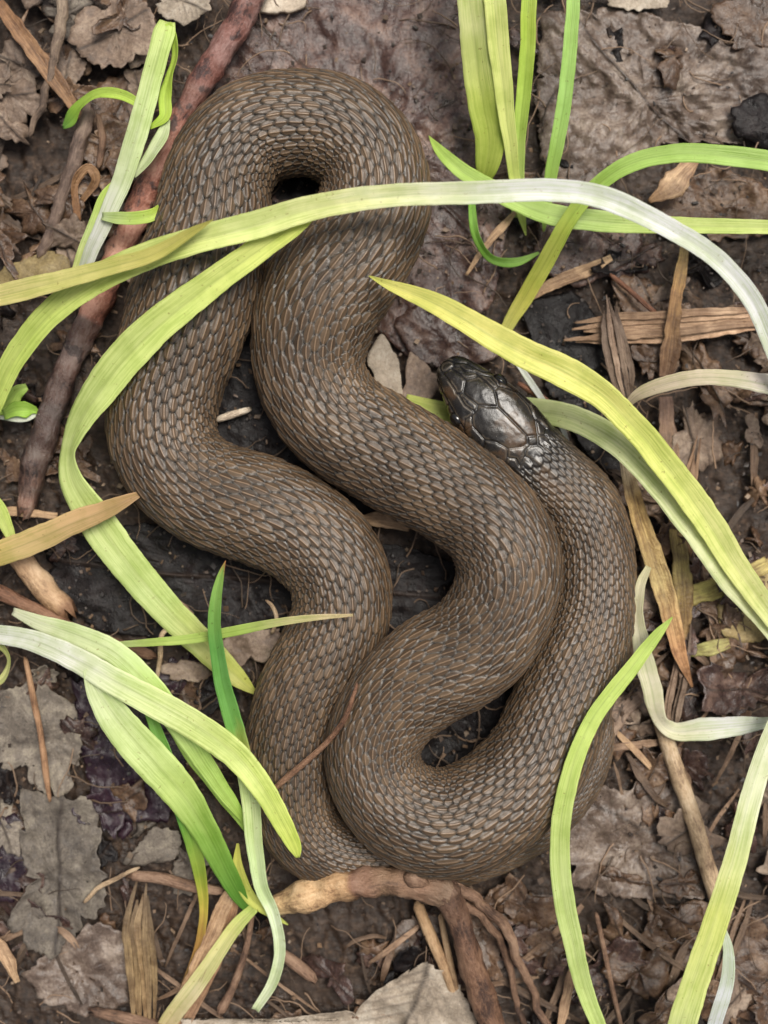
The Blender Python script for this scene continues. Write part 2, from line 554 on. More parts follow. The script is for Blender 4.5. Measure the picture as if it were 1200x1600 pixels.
# ------------------------------------------------------------------ leaves
def mat_leaf(name, dark, mid, light, rough=(0.3, 0.6), fine=0.22, blotch=0.02, spec=0.5, bump=0.55, vein=(0.03, 0.02, 0.015)):
    t = NT(name)
    at = t.n('Attribute', attribute_name='col')
    sp = t.n('SeparateColor', {0: at.outputs['Color']})
    v = t.coord(1.0, True)
    nb = t.noise(v, blotch, 4, 0.6, 0.6)
    nf = t.noise(v, fine, 4, 0.7)
    ng = t.noise(v, 0.05, 5, 0.7, 1.0)
    vo = t.n('TexVoronoi', {'Vector': v, 'Scale': 0.16}, feature='DISTANCE_TO_EDGE').outputs[0]
    f = t.math('ADD', t.math('MULTIPLY', nb, 0.55), t.math('MULTIPLY', t.math('ADD', nf, ng), 0.24))
    c = t.ramp(f, [(0.36, dark), (0.52, mid), (0.66, light)])
    c = t.mix(t.ramp(nf, [(0.60, 0.0), (0.72, 0.6)]), c, light)
    c = t.mix(t.ramp(nf, [(0.30, 0.7), (0.40, 0.0)]), c, dark)
    c = t.mix(t.math('MULTIPLY', sp.outputs[0], 0.85), c, vein)
    v2 = t.n('TexVoronoi', {'Vector': t.n('Mapping', {'Vector': v, 'Rotation': (0, 0, .7), 'Scale': (.075, .03, .05)}).outputs[0], 'Scale': 1.0}, feature='DISTANCE_TO_EDGE').outputs[0]
    ven = t.ramp(v2, [(0.0, 0.16), (0.06, 0.0)])
    c = t.mix(ven, c, vein)
    oi = t.n('ObjectInfo')
    c = t.mix(1.0, c, t.ramp(oi.outputs['Random'], [(0.0, 0.75), (0.5, 0.95), (1.0, 1.2)]), 'MULTIPLY')
    t.P(Base_Color=c, Roughness=t.ramp(ng, [(0.35, rough[0]), (0.65, rough[1])]), Specular_IOR_Level=spec)
    h = t.math('ADD', t.math('ADD', nf, t.math('MULTIPLY', ng, 1.5)), t.math('ADD', t.ramp(vo, [(0.0, 0.1), (0.12, 0.0)]), t.math('MULTIPLY', t.ramp(v2, [(0.0, 1.0), (0.08, 0.0)]), 0.15)))
    t.set(t.b.inputs['Normal'], t.bump(h, bump, 2.0))
    return t.m


ML = {
    'maroon': mat_leaf('wet_maroon_leaf', (0.016, 0.009, 0.008), (0.062, 0.034, 0.027), (0.19, 0.12, 0.09), (0.16, 0.42)),
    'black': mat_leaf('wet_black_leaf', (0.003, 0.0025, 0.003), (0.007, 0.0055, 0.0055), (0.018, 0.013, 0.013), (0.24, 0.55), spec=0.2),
    'purple': mat_leaf('wet_purple_leaf', (0.012, 0.007, 0.011), (0.030, 0.014, 0.022), (0.060, 0.034, 0.042), (0.18, 0.4)),
    'grey': mat_leaf('grey_rotting_leaf', (0.050, 0.040, 0.032), (0.165, 0.137, 0.108), (0.33, 0.285, 0.215), (0.5, 0.8), 0.28),
    'greywet': mat_leaf('wet_grey_leaf', (0.042, 0.027, 0.020), (0.145, 0.104, 0.079), (0.33, 0.265, 0.21), (0.2, 0.45), 0.2, 0.014),
    'tan': mat_leaf('pale_dry_leaf', (0.20, 0.155, 0.11), (0.42, 0.345, 0.26), (0.60, 0.53, 0.43), (0.5, 0.8), 0.25),
    'brown': mat_leaf('brown_leaf', (0.026, 0.014, 0.008), (0.112, 0.063, 0.036), (0.26, 0.17, 0.105), (0.2, 0.5)),
    'pinkbrown': mat_leaf('pink_brown_leaf', (0.065, 0.042, 0.030), (0.20, 0.14, 0.10), (0.37, 0.285, 0.21), (0.45, 0.75)),
    'yellow': mat_leaf('yellowed_leaf', (0.11, 0.075, 0.025), (0.30, 0.22, 0.09), (0.46, 0.37, 0.17), (0.45, 0.7)),
}


def leaf(name, pts, mat, z0=8.0, crumple=5.0, curl=0.0, tilt=(0, 0), ribs=None, rag=5.0, seed=0, thick=1.6, centre=None, parent=None, soft=2):
    """leaf from an outline in photo pixels; concentric rings give it body, wrinkles, ribs and a ragged rim"""
    P = np.asarray(pts, float)
    Q = np.vstack([P, P[:1]])
    b, s = resample(np.column_stack([Q, Q])[:, :2], 4.0)
    b = b[:-1]
    n = len(b)
    if n > 14:                                             # round the traced corners a little
        w = soft
        b = sum(np.roll(b, k, axis=0) for k in range(-w, w + 1)) / (2 * w + 1)
    c = P.mean(0) if centre is None else np.asarray(centre, float)
    out = b - c
    r = np.linalg.norm(out, axis=1)
    i = np.arange(n)
    jag = rag * (0.7 * vnoise(b[:, 0] / 26, b[:, 1] / 26, 0, seed + 1) + 0.6 * vnoise(b[:, 0] / 9, b[:, 1] / 9, 0, seed + 2) + 0.35 * vnoise(b[:, 0] / 4, b[:, 1] / 4, 0, seed + 3) - 1.6 * sstep(.45, .8, vnoise(b[:, 0] / 17, b[:, 1] / 17, 0, seed + 4)))
    b = c + out * (1 + jag / np.maximum(r, 10))[:, None]
    nr = int(np.clip(r.max() / 6.5, 6, 40))
    t = np.linspace(0.02, 1, nr)
    G = c + (b[None] - c) * t[:, None, None]
    x, y = G[..., 0], G[..., 1]
    wx, wy = x - 600, 800 - y
    z = gh_low(wx, wy) + z0 + crumple * (fbm(x / 70, y / 70, 0, seed + 5, 3) + 0.45 * fbm(x / 16, y / 16, 0, seed + 8, 3))
    crease = 1 - np.abs(fbm(x / 55, y / 55, 0, seed + 40, 3))
    z = z + crumple * 0.9 * (crease - 0.8)
    z = z + tilt[0] * (x - c[0]) - tilt[1] * (y - c[1])
    z = z + curl * (t[:, None] ** 3) * (0.6 + 0.6 * vnoise(x / 60, y / 60, 0, seed + 9))
    v = np.zeros(x.shape)
    for rb in (ribs or []):
        (x0, y0), (x1, y1) = rb[:2]
        wd = rb[2] if len(rb) > 2 else 3.0
        dx, dy = x1 - x0, y1 - y0
        L = math.hypot(dx, dy)
        tt = ((x - x0) * dx + (y - y0) * dy) / L ** 2
        wob = 5 * vnoise(tt * 4, 0 * tt, 0, seed + 30)
        dd = ((x - x0) * dy - (y - y0) * dx) / L + wob
        m = np.exp(-(dd / wd) ** 2) * (tt > 0) * (tt < 1)
        v = np.maximum(v, m)
        for k in range(1, 9):                              # side veins
            for sg in (-1, 1):
                ss = dd * sg
                d2 = (tt - k / 9.0) * L - ss * 0.75
                m2 = np.exp(-(d2 / (wd * 0.6)) ** 2) * (ss > 0) * (tt > 0) * 0.55 * np.exp(-ss / 90)
                v = np.maximum(v, m2)
    z = z + v * 3.2
    V = W(x, y, z)
    V = np.concatenate([V], 0)
    col = np.stack([v, t[:, None] + 0 * v, 0 * v], -1)
    cap = [np.arange(n)[::-1].copy()]
    p0 = V.reshape(-1, 3).mean(0)
    o = mesh_raw_at(name, V, mat, p0, col, cap, parent)
    md = o.modifiers.new('thickness', 'SOLIDIFY')
    md.thickness = thick * S
    md.offset = -1
    return o


def mesh_raw_at(name, V, mat, p0, col=None, cap=None, parent=None, uv=None):
    o = mesh_grid(name, V - p0, mat, None, closed_u=True, colors=col, extra_faces=cap, uv=uv)
    o.location = tuple(p0 * S)
    if parent is not None:
        o.parent = parent
        o.matrix_parent_inverse = parent.matrix_basis.inverted()
    return o


def named_leaf(pts, mat, label, **kw):
    return tag(leaf('leaf', pts, ML[mat], **kw), label, 'leaf')


named_leaf([(370, 5), (560, -40), (745, -30), (775, 150), (800, 330), (770, 480), (640, 560), (520, 470), (340, 300), (325, 130)], 'maroon',
           'large wet maroon leaf lying under the top bend of the snake', z0=8, crumple=9, seed=101, rag=4, ribs=[((400, 30), (790, 420), 3)])
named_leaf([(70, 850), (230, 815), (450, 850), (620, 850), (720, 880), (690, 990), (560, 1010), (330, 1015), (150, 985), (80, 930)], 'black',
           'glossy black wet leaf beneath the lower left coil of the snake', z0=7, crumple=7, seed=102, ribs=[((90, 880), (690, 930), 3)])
named_leaf([(848, 20), (960, 10), (1080, 40), (1210, 30), (1260, 180), (1160, 225), (1050, 225), (980, 262), (900, 312), (852, 290), (836, 150)], 'greywet',
           'broad grey brown wet leaf with dark veins behind the upright green blades', z0=15, crumple=14, curl=6, seed=103, rag=7, ribs=[((900, 30), (1065, 215), 2.6), ((1120, 20), (1165, 150), 2.2)])
named_leaf([(28, 1232), (110, 1250), (152, 1255), (160, 1330), (168, 1400), (120, 1462), (92, 1500), (48, 1480), (8, 1445), (45, 1380), (36, 1310)], 'grey',
           'jagged grey rotting leaf with a midrib beside the purple leaf', z0=22, crumple=11, curl=10, seed=104, rag=9, soft=1, ribs=[((95, 1240), (85, 1490), 3)])
named_leaf([(-10, 1075), (40, 1062), (95, 1085), (135, 1130), (125, 1195), (95, 1255), (50, 1215), (-10, 1190)], 'grey',
           'grey speckled rotting leaf with a brown stem lying across it', z0=18, crumple=10, curl=9, seed=105, rag=9, soft=1)
named_leaf([(186, 1348), (215, 1320), (238, 1290), (286, 1298), (280, 1338), (236, 1352)], 'grey',
           'small grey leaf flake with a pale stalk near the dark green blades', z0=26, crumple=5, tilt=(0.1, 0.1), seed=106)
named_leaf([(32, 1525), (80, 1485), (140, 1440), (212, 1470), (205, 1560), (135, 1588), (62, 1560)], 'greywet',
           'blue grey wet leaf with a pinkish pale end', z0=17, crumple=11, curl=8, seed=107, rag=7)
named_leaf([(270, 1592), (400, 1598), (480, 1588), (556, 1580), (592, 1545), (668, 1500), (722, 1540), (745, 1600), (700, 1690), (400, 1700)], 'tan',
           'large pale tan dry leaf with a pointed tip beside the forked stick', z0=34, crumple=12, curl=8, seed=108, rag=6, soft=1, ribs=[((675, 1500), (610, 1640), 4)])
named_leaf([(572, 560), (596, 516), (622, 556), (634, 650), (602, 640)], 'tan', 'small tan speckled leaf piece tucked against the inner bend of the snake', z0=30, crumple=3, seed=109, rag=2)
named_leaf([(622, 650), (640, 545), (692, 590), (668, 640)], 'pinkbrown', 'small pinkish brown leaf piece between the tan piece and the snake snout', z0=27, crumple=4, seed=110, rag=3)
named_leaf([(612, 505), (660, 470), (740, 495), (800, 545), (760, 565), (700, 575), (640, 560)], 'maroon', 'dark wrinkled bark like leaf in front of the snake snout', z0=20, crumple=8, seed=111, rag=4)
named_leaf([(108, 62), (128, 12), (180, -12), (236, 10), (244, 50), (226, 84), (186, 106), (124, 94)], 'pinkbrown', 'pale pinkish brown leaf chunk left of the folded green sprout tip', z0=36, crumple=7, curl=9, seed=112, rag=8, tilt=(.12, -.1), soft=1, ribs=[((120, 80), (235, 15), 2.5)])
named_leaf([(222, -30), (330, -30), (332, 12), (288, 42), (246, 20)], 'tan', 'pale curled leaf fragment above the green sprout tip', z0=42, crumple=6, curl=8, seed=113, rag=7, soft=1, ribs=[((235, -20), (325, 15), 2)])
named_leaf([(1122, 940), (1205, 868), (1270, 900), (1260, 980), (1172, 1008), (1130, 992)], 'yellow', 'yellowed tattered leaf behind the crossing yellow green blades', z0=22, crumple=7, seed=114, rag=5)
named_leaf([(808, 470), (900, 455), (955, 520), (975, 640), (985, 760), (925, 720), (860, 620)], 'black', 'black wet leaf to the right of the snake head', z0=8, crumple=6, seed=115)
named_leaf([(925, 1225), (1060, 1228), (1085, 1330), (1105, 1405), (1000, 1408), (890, 1385), (880, 1290)], 'greywet', 'dark grey wet leaf under the curved green blade beside the snake bend', z0=15, crumple=13, curl=6, seed=116, rag=7, ribs=[((920, 1255), (1090, 1330), 3)])
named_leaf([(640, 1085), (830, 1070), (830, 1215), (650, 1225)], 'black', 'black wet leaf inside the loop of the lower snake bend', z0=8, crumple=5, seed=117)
named_leaf([(-20, 1275), (20, 1270), (46, 1300), (50, 1350), (22, 1412), (-20, 1415)], 'purple', 'purple wet leaf curling out beside the grey rotting leaf', z0=16, crumple=8, seed=118)
named_leaf([(110, 1030), (260, 1070), (300, 1180), (260, 1290), (150, 1270), (120, 1150)], 'purple', 'dark purple wet leaf under the pale green blades', z0=10, crumple=8, seed=119, ribs=[((130, 1060), (270, 1270), 2.5)])
named_leaf([(620, 1440), (760, 1400), (880, 1400), (900, 1480), (820, 1540), (700, 1540), (600, 1500)], 'greywet', 'dull grey brown leaf under the forked stick', z0=8, crumple=8, seed=120)
named_leaf([(855, 270), (930, 262), (1010, 330), (990, 420), (900, 450), (830, 420)], 'maroon', 'torn maroon leaf under the white arching blade', z0=10, crumple=9, seed=121)
named_leaf([(1020, 300), (1120, 260), (1200, 290), (1230, 360), (1120, 380), (1040, 370)], 'brown', 'crumpled brown leaf beneath the pale green horizontal blade', z0=14, crumple=12, seed=122)
named_leaf([(1140, 170), (1175, 150), (1230, 150), (1240, 215), (1190, 235), (1150, 215)], 'black', 'small dark curled leaf at the edge of the broad grey leaf', z0=30, crumple=7, curl=-8, seed=123)
named_leaf([(405, -25), (480, -25), (478, 10), (440, 22), (402, 18)], 'tan', 'cream wood chip above the maroon leaf', z0=26, crumple=2, seed=124, rag=2, thick=8)
named_leaf([(0, 420), (60, 392), (105, 398), (110, 425), (60, 450), (-10, 455)], 'yellow', 'dull yellow leaf piece under the pale blades', z0=40, crumple=6, seed=125)
named_leaf([(930, -20), (1040, -25), (1050, 12), (1000, 18), (940, 8)], 'tan', 'ragged cream leaf edge above the broad grey leaf', z0=28, crumple=6, seed=126, rag=5)
named_leaf([(330, 1010), (380, 985), (440, 985), (445, 1010), (400, 1040), (340, 1045)], 'pinkbrown', 'crumbly brown leaf lump under the thin dry tipped blade', z0=30, crumple=10, seed=127, rag=6, thick=6)
named_leaf([(238, 1040), (290, 1030), (330, 1045), (320, 1066), (260, 1064)], 'pinkbrown', 'crumbly tan lump at the end of the brown root', z0=26, crumple=8, seed=128, rag=6, thick=6)
named_leaf([(1010, 1420), (1090, 1405), (1200, 1440), (1230, 1560), (1120, 1600), (1020, 1540)], 'brown', 'large brown rotten leaf behind the yellow green stem', z0=10, crumple=10, seed=129, ribs=[((1020, 1440), (1200, 1560), 3)])
named_leaf([(150, 130), (215, 105), (235, 150), (205, 240), (150, 250), (120, 200)], 'brown', 'brown ribbed leaf behind the looping green leaf', z0=14, crumple=8, seed=130, ribs=[((205, 110), (160, 250), 3)])
named_leaf([(1100, 10), (1190, -20), (1260, 10), (1240, 70), (1150, 75)], 'brown', 'reddish brown leaf at the corner of the broad grey leaf', z0=24, crumple=8, seed=131)


named_leaf([(330, 570), (400, 500), (430, 620), (520, 730), (600, 800), (560, 840), (440, 760), (340, 700)], 'black', 'black sheet added as deep shade in the gap between the two left coils of the snake', z0=9, crumple=5, seed=132)  # added dark sheet: stands in for the deep shade between the coils
named_leaf([(420, 270), (500, 270), (500, 380), (440, 500), (390, 540), (400, 420)], 'black', 'black sheet added as shade inside the top loop of the snake', z0=9, crumple=5, seed=133)  # added too, blackens the soil in the loop like deep shade

# scattered scraps: torn leaf fragments, zones (x0, y0, x1, y1), kinds, size, count, height
def torn(cx, cy, r, asp, ang, rs):
    n = 17
    a = np.linspace(0, 2 * math.pi, n, endpoint=False) + rs.uniform(-.12, .12, n)
    rr = r * (0.78 + 0.22 * np.cos(2 * a + rs.uniform(0, 6)) + 0.16 * np.cos(3 * a + rs.uniform(0, 6))) * rs.choice([1, 1, 1, .86, .62, 1.18], n)
    x, y = rr * np.cos(a), rr * np.sin(a) * asp
    return np.stack([cx + x * math.cos(ang) - y * math.sin(ang), cy + x * math.sin(ang) + y * math.cos(ang)], 1)


LANDMARKS = [((60, 60), 'the crooked grey rootlet'), ((230, 150), 'the folded green sprout'), ((90, 300), 'the shaggy grey stem'), ((25, 640), 'the crumpled seedling'),
             ((110, 600), 'the reddish stick'), ((40, 740), 'the rotten stick end'), ((60, 920), 'the broken tan stalk'), ((60, 1150), 'the speckled grey leaf'), ((90, 1370), 'the jagged grey leaf'),
             ((130, 1530), 'the blue grey leaf'), ((225, 1500), 'the flat decayed strip'), ((250, 1320), 'the small grey flake'), ((310, 1500), 'the straw bundle'), ((200, 1180), 'the purple leaf'),
             ((430, 1500), 'the white curling stem base'), ((560, 1400), 'the pale stick end'), ((650, 1560), 'the pale dry leaf'), ((740, 1500), 'the forked stick'), ((830, 1500), 'the thin forked roots'),
             ((900, 1500), 'the curved green blade'), ((1000, 1320), 'the dark grey wet leaf'), ((1090, 1280), 'the tan straw stalk'), ((1100, 1480), 'the yellow green stem'), ((1150, 1560), 'the bluish white stem'),
             ((1130, 1140), 'the white folded ribbon'), ((1050, 950), 'the withered blade'), ((1180, 960), 'the tattered yellow leaf'), ((1080, 720), 'the bright yellow blade'), ((1130, 600), 'the cream dry blade'),
             ((1050, 500), 'the wide flat straw'), ((900, 600), 'the black leaf by the head'), ((1150, 350), 'the pale green horizontal blade'), ((1000, 150), 'the broad grey leaf'), ((850, 200), 'the upright blades'), ((720, 250), 'the maroon leaf'), ((900, 350), 'the white arching blade')]
TONE = {'pinkbrown': 'pinkish brown', 'brown': 'brown', 'grey': 'speckled grey', 'maroon': 'maroon', 'black': 'black wet', 'purple': 'purple wet', 'greywet': 'wet grey', 'tan': 'pale tan'}


def nearest(x, y):
    return min(LANDMARKS, key=lambda q: (q[0][0] - x) ** 2 + (q[0][1] - y) ** 2)[1]


ZONES = [
    ((-80, -60, 230, 420), ['pinkbrown', 'brown', 'grey', 'pinkbrown', 'brown'], (26, 72), 56, (18, 44)),
    ((-80, 430, 120, 860), ['brown', 'maroon', 'brown', 'black'], (22, 52), 24, (10, 28)),
    ((-80, 1010, 400, 1660), ['grey', 'black', 'maroon', 'brown', 'purple'], (24, 64), 44, (6, 20)),
    ((420, 1400, 960, 1660), ['brown', 'maroon', 'black', 'brown'], (24, 64), 36, (8, 22)),
    ((960, 1000, 1290, 1660), ['brown', 'brown', 'pinkbrown', 'maroon', 'brown'], (30, 84), 50, (9, 30)),
    ((990, 380, 1290, 1000), ['brown', 'brown', 'maroon', 'brown', 'pinkbrown'], (30, 84), 50, (9, 30)),
    ((690, -60, 1290, 420), ['maroon', 'brown', 'maroon', 'black'], (22, 52), 26, (5, 15)),
]
rs = np.random.RandomState(21)
for (x0, y0, x1, y1), kinds, (ra, rb), cnt, (za, zb) in ZONES:
    for k in range(cnt):
        cx, cy = rs.uniform(x0, x1), rs.uniform(y0, y1)
        r = rs.uniform(ra, rb)
        asp = rs.uniform(.32, .95)
        kd = kinds[rs.randint(len(kinds))]
        ty = rs.normal(0, .2, 2)
        curl = rs.uniform(-16, 12)
        ang = rs.uniform(0, 6.3)
        ribs = None
        if r > 38:
            ribs = [((cx - r * math.cos(ang), cy - r * math.sin(ang)), (cx + r * math.cos(ang), cy + r * math.sin(ang)), 2.0)]
        o = leaf('leaf_scrap', torn(cx, cy, r, asp, ang, rs), ML[kd], z0=rs.uniform(za, zb), crumple=rs.uniform(6, 14), curl=curl, tilt=ty, seed=300 + int(rs.randint(9000)), rag=7, ribs=ribs, thick=1.3, soft=0)
        words = ['small' if r < 34 else 'large' if r > 52 else 'torn', 'narrow' if asp < .5 else 'ragged' if asp < .75 else 'broad', TONE[kd], 'leaf scrap', 'curling' if abs(curl) > 9 else 'lying', 'beside', nearest(cx, cy)]
        tag(o, ' '.join(words), 'leaf scrap', 'torn leaf scraps in the litter')


# ------------------------------------------------------------------ sticks, stalks and roots
def mat_bark(name, stops, rough=(0.45, 0.75), along=0.02, bump=0.8, patch=None):
    t = NT(name)
    tc = t.n('TexCoord')
    v = t.coord(1.0, True)
    uvm = t.n('Mapping', {'Vector': tc.outputs['UV'], 'Scale': (9.0, 0.05, 1)}).outputs[0]
    st = t.noise(uvm, 1.0, 5, 0.65, 0.4)
    nb = t.noise(v, along, 4, 0.6)
    nf = t.noise(v, 0.25, 4, 0.7)
    f = t.math('ADD', t.math('MULTIPLY', nb, 0.5), t.math('ADD', t.math('MULTIPLY', st, 0.32), t.math('MULTIPLY', nf, 0.18)))
    c = t.ramp(f, stops)
    at = t.n('Attribute', attribute_name='col')
    c = t.mix(0.85, c, at.outputs['Color'], 'MULTIPLY')
    if patch:
        c = t.mix(t.ramp(t.noise(v, 0.035, 4, .6), [(0.58, 0.0), (0.64, 0.75)]), c, (0.03, 0.022, 0.022))
        c = t.mix(t.ramp(nf, [(0.66, 0.0), (0.74, 0.8)]), c, patch)
    t.P(Base_Color=c, Roughness=t.ramp(nf, [(0.3, rough[0]), (0.7, rough[1])]))
    t.set(t.b.inputs['Normal'], t.bump(t.math('ADD', t.math('MULTIPLY', st, 1.6), nf), bump, 2.2))
    return t.m


MB = {
    'red': mat_bark('reddish_bark', [(0.40, (0.07, 0.028, 0.022)), (0.48, (0.31, 0.125, 0.085)), (0.58, (0.48, 0.26, 0.20))], (0.35, 0.6), patch=(0.4, 0.33, 0.28)),
    'grey': mat_bark('grey_brown_bark', [(0.40, (0.045, 0.028, 0.021)), (0.5, (0.15, 0.10, 0.075)), (0.64, (0.30, 0.22, 0.165))]),
    'brown': mat_bark('brown_root_bark', [(0.40, (0.055, 0.028, 0.017)), (0.5, (0.20, 0.115, 0.07)), (0.64, (0.38, 0.25, 0.165))]),
    'straw': mat_bark('dry_straw', [(0.40, (0.17, 0.105, 0.06)), (0.5, (0.48, 0.34, 0.205)), (0.64, (0.68, 0.54, 0.37))], (0.45, 0.7)),
    'dark': mat_bark('rotting_straw', [(0.40, (0.03, 0.019, 0.013)), (0.5, (0.11, 0.07, 0.044)), (0.66, (0.24, 0.165, 0.105))], (0.4, 0.7)),
}


def tube(name, path, mat, parent=None, lump=0.10, flat=1.0, seed=0, step=4.0, sides=14, tint=None, wob=0.0, ends=True):
    """path rows: px, py, z, radius"""
    d = catmull(np.array(path, float), 14)
    d, s = resample(d, step)
    if wob:
        d[:, 0] += wob * fbm(s / 30, 0 * s, 0, seed + 3, 3)
        d[:, 1] += wob * fbm(s / 30, 0 * s + 9, 0, seed + 4, 3)
    C = W(d[:, 0], d[:, 1], d[:, 2])
    T, N, B = frames(C)
    th = np.linspace(0, 2 * math.pi, sides, endpoint=False)
    r = d[:, 3][:, None] * (1 + lump * fbm(s[:, None] / 26, np.cos(th)[None] * 1.3 + 5, np.sin(th)[None] * 1.3 + 0.001, seed, 3) * 1.6)
    if ends:                                               # broken, slightly ragged ends
        r[0] *= 0.55
        r[-1] *= 0.55
    V = C[:, None] + N[:, None] * (r * np.cos(th))[..., None] + B[:, None] * (r * np.sin(th) * flat)[..., None]
    if ends:
        er = np.random.RandomState(seed + 1)
        for e, sg in ((0, -1), (-1, 1)):
            V[e] += T[e] * sg * (er.uniform(-.3, 1.3, sides) * d[e, 3])[:, None]
            V[e] += er.normal(0, .12 * d[e, 3], (sides, 3))
    uv = np.stack([np.abs(np.linspace(-1, 1, sides))[None] + 0 * r, s[:, None] + 0 * r], -1)
    if tint is None:
        col = np.ones(r.shape + (3,))
    else:
        tt = np.array([q[0] for q in tint])
        cc = np.array([q[1] for q in tint], float)
        f = s / s[-1] + 0.06 * fbm(s / 20, 0 * s, 0, seed + 7, 3)
        col = np.stack([np.interp(f, tt, cc[:, k]) for k in range(3)], -1)[:, None] + 0 * r[..., None]
    caps = [np.arange(sides)[::-1].copy(), (len(s) - 1) * sides + np.arange(sides)]
    p0 = V.reshape(-1, 3).mean(0)
    return mesh_raw_at(name, V, mat, p0, col, caps, parent, uv)


def stick(path, mat, label, cat='stick', name='stick', **kw):
    return tag(tube(name, path, MB[mat], **kw), label, cat)


stick([(410, -50, 60, 20.2), (385, 10, 60, 20.2), (330, 105, 58, 20.2), (285, 185, 56, 19.4), (240, 275, 52, 20.2), (195, 375, 48, 20.2), (150, 480, 44, 21.1), (112, 560, 40, 19.4), (80, 645, 36, 20.2), (58, 715, 32, 21.1), (40, 795, 28, 15.0)],
      'red', 'reddish brown stick with a dark rotten end leaning beside the snake', lump=0.2, seed=201,
      tint=[(0, (.35, .38, .42)), (.1, (.55, .6, .7)), (.2, (.62, .62, .7)), (.26, (.45, .5, .55)), (.32, (.8, .75, .75)), (.45, (.95, .9, .85)), (.56, (1.05, 1.05, .95)), (.66, (.95, .9, .85)), (.70, (.34, .48, .55)), (.78, (.12, .24, .3)), (.86, (.06, .15, .2)), (.94, (.2, .36, .4)), (1, (.6, .8, .8))])
fork = empty('forked_stick', W(600, 1400, 20))
tag(fork, 'knobbly broken stick with a bare pale end bent round the base of the snake', 'stick')
tube('branch', [(428, 1416, 46, 14), (470, 1402, 66, 21), (530, 1386, 88, 22), (590, 1378, 104, 19), (650, 1382, 104, 20), (700, 1396, 92, 23)], MB['straw'], fork, lump=0.3, seed=202,
     tint=[(0, (1.3, 1.25, 1.05)), (.3, (1.2, 1.05, .85)), (.42, (1.0, .8, .62)), (.46, (.5, .32, .25)), (.5, (.35, .2, .2)), (.62, (.45, .36, .34)), (.8, (.34, .22, .2)), (1, (.24, .19, .19))])
tube('branch', [(695, 1388, 92, 24), (712, 1425, 84, 20), (726, 1470, 76, 18), (745, 1530, 62, 20), (775, 1620, 44, 20)], MB['brown'], fork, lump=0.16, seed=203, tint=[(0, (.45, .42, .42)), (.3, (.62, .52, .48)), (.6, (.85, .75, .68)), (1, (.7, .6, .55))])
tube('root', [(712, 1386, 94, 9), (750, 1410, 78, 8), (790, 1450, 56, 8), (812, 1500, 38, 7), (835, 1560, 22, 6), (860, 1620, 16, 6)], MB['brown'], fork, lump=0.12, seed=204, wob=5)
tube('root', [(716, 1408, 84, 7), (765, 1445, 56, 6), (790, 1490, 24, 6), (800, 1540, 18, 5), (820, 1600, 14, 5)], MB['brown'], fork, lump=0.12, seed=205, wob=5)
tube('knot', [(632, 1370, 112, 5), (643, 1372, 122, 12), (656, 1376, 122, 11), (668, 1384, 114, 5)], MB['brown'], fork, lump=0.2, seed=206)
stick([(558, 1068, 180, 2), (553, 1085, 178, 3.2), (540, 1120, 170, 4), (515, 1155, 155, 4.2), (480, 1188, 138, 4.6), (440, 1222, 126, 4.8), (425, 1236, 122, 4)], 'brown',
      'thin reddish brown twig lying across two snake coils', 'twig', 'twig', lump=0.12, seed=207, tint=[(0, (.9, .7, .6)), (1, (1.1, 1, .9))], sides=9, step=3)
stick([(-60, 905, 40, 12), (0, 926, 40, 12), (50, 950, 40, 10), (110, 980, 38, 9), (170, 1002, 34, 9), (238, 1024, 28, 8)], 'brown',
      'brown fibrous root running under the white based grass blades', 'root', 'root', seed=208, tint=[(0, (.9, .7, .6)), (1, (.8, .7, .65))])
stick([(15, 855, 34, 17), (45, 890, 34, 18), (78, 930, 32, 19), (104, 955, 30, 19)], 'straw', 'broken tan stalk with a splintered end above the black leaf', 'stalk', 'broken_stalk', seed=209, lump=.14,
      tint=[(0, (.8, .6, .5)), (.5, (1, .92, .85)), (.9, (.9, .75, .65)), (1, (.4, .25, .2))])
stick([(244, 1066, 30, 3), (250, 1030, 46, 4), (253, 992, 58, 4), (262, 984, 58, 4), (285, 992, 50, 3)], 'straw', 'small hooked tan stem beside the crumbly lump', 'twig', 'twig', seed=210, sides=8, step=3)
stick([(425, 990, 40, 3), (432, 965, 52, 3.5), (424, 945, 60, 3), (416, 938, 60, 2)], 'straw', 'tiny curled straw fibre above the thin dry tipped blade', 'twig', 'twig', seed=211, sides=8, step=3)
stick([(1030, 1120, 22, 12), (1052, 1190, 28, 13), (1080, 1270, 28, 13), (1104, 1350, 26, 13), (1122, 1405, 22, 14)], 'straw', 'straight tan straw stalk between the green blade and the yellow stem', 'straw', 'straw', seed=212, lump=.08)
stick([(652, 1412, 26, 8), (672, 1460, 26, 9), (696, 1515, 26, 9), (712, 1560, 20, 7)], 'straw', 'short tan straw leaning under the forked stick', 'straw', 'straw', seed=213, tint=[(0, (.9, .75, .6)), (1, (.8, .7, .6))])
stick([(688, 1428, 34, 4), (696, 1470, 34, 5), (706, 1515, 30, 5), (718, 1560, 22, 4)], 'straw', 'slender tan rootlet beside the pale dry leaf tip', 'rootlet', 'rootlet', seed=214, sides=8, tint=[(0, (.8, .7, .6)), (1, (.8, .7, .6))])
stick([(338, 656, 26, 5), (362, 648, 28, 6), (388, 640, 26, 5)], 'straw', 'short white stem piece in the gap between two snake coils', 'stem', 'stem_piece', seed=215, tint=[(0, (1.6, 1.9, 2.4)), (1, (1.6, 1.9, 2.4))], sides=9, step=3)
stick([(100, -40, 62, 8), (95, 40, 60, 9), (90, 95, 58, 7), (70, 150, 54, 6), (45, 215, 46, 4)], 'grey', 'crooked grey rootlet dropping over the litter beside the brown dry strip', 'rootlet', 'rootlet', seed=216, wob=8, tint=[(0, (1.3, 1.4, 1.3)), (1, (1.1, 1.1, 1))])
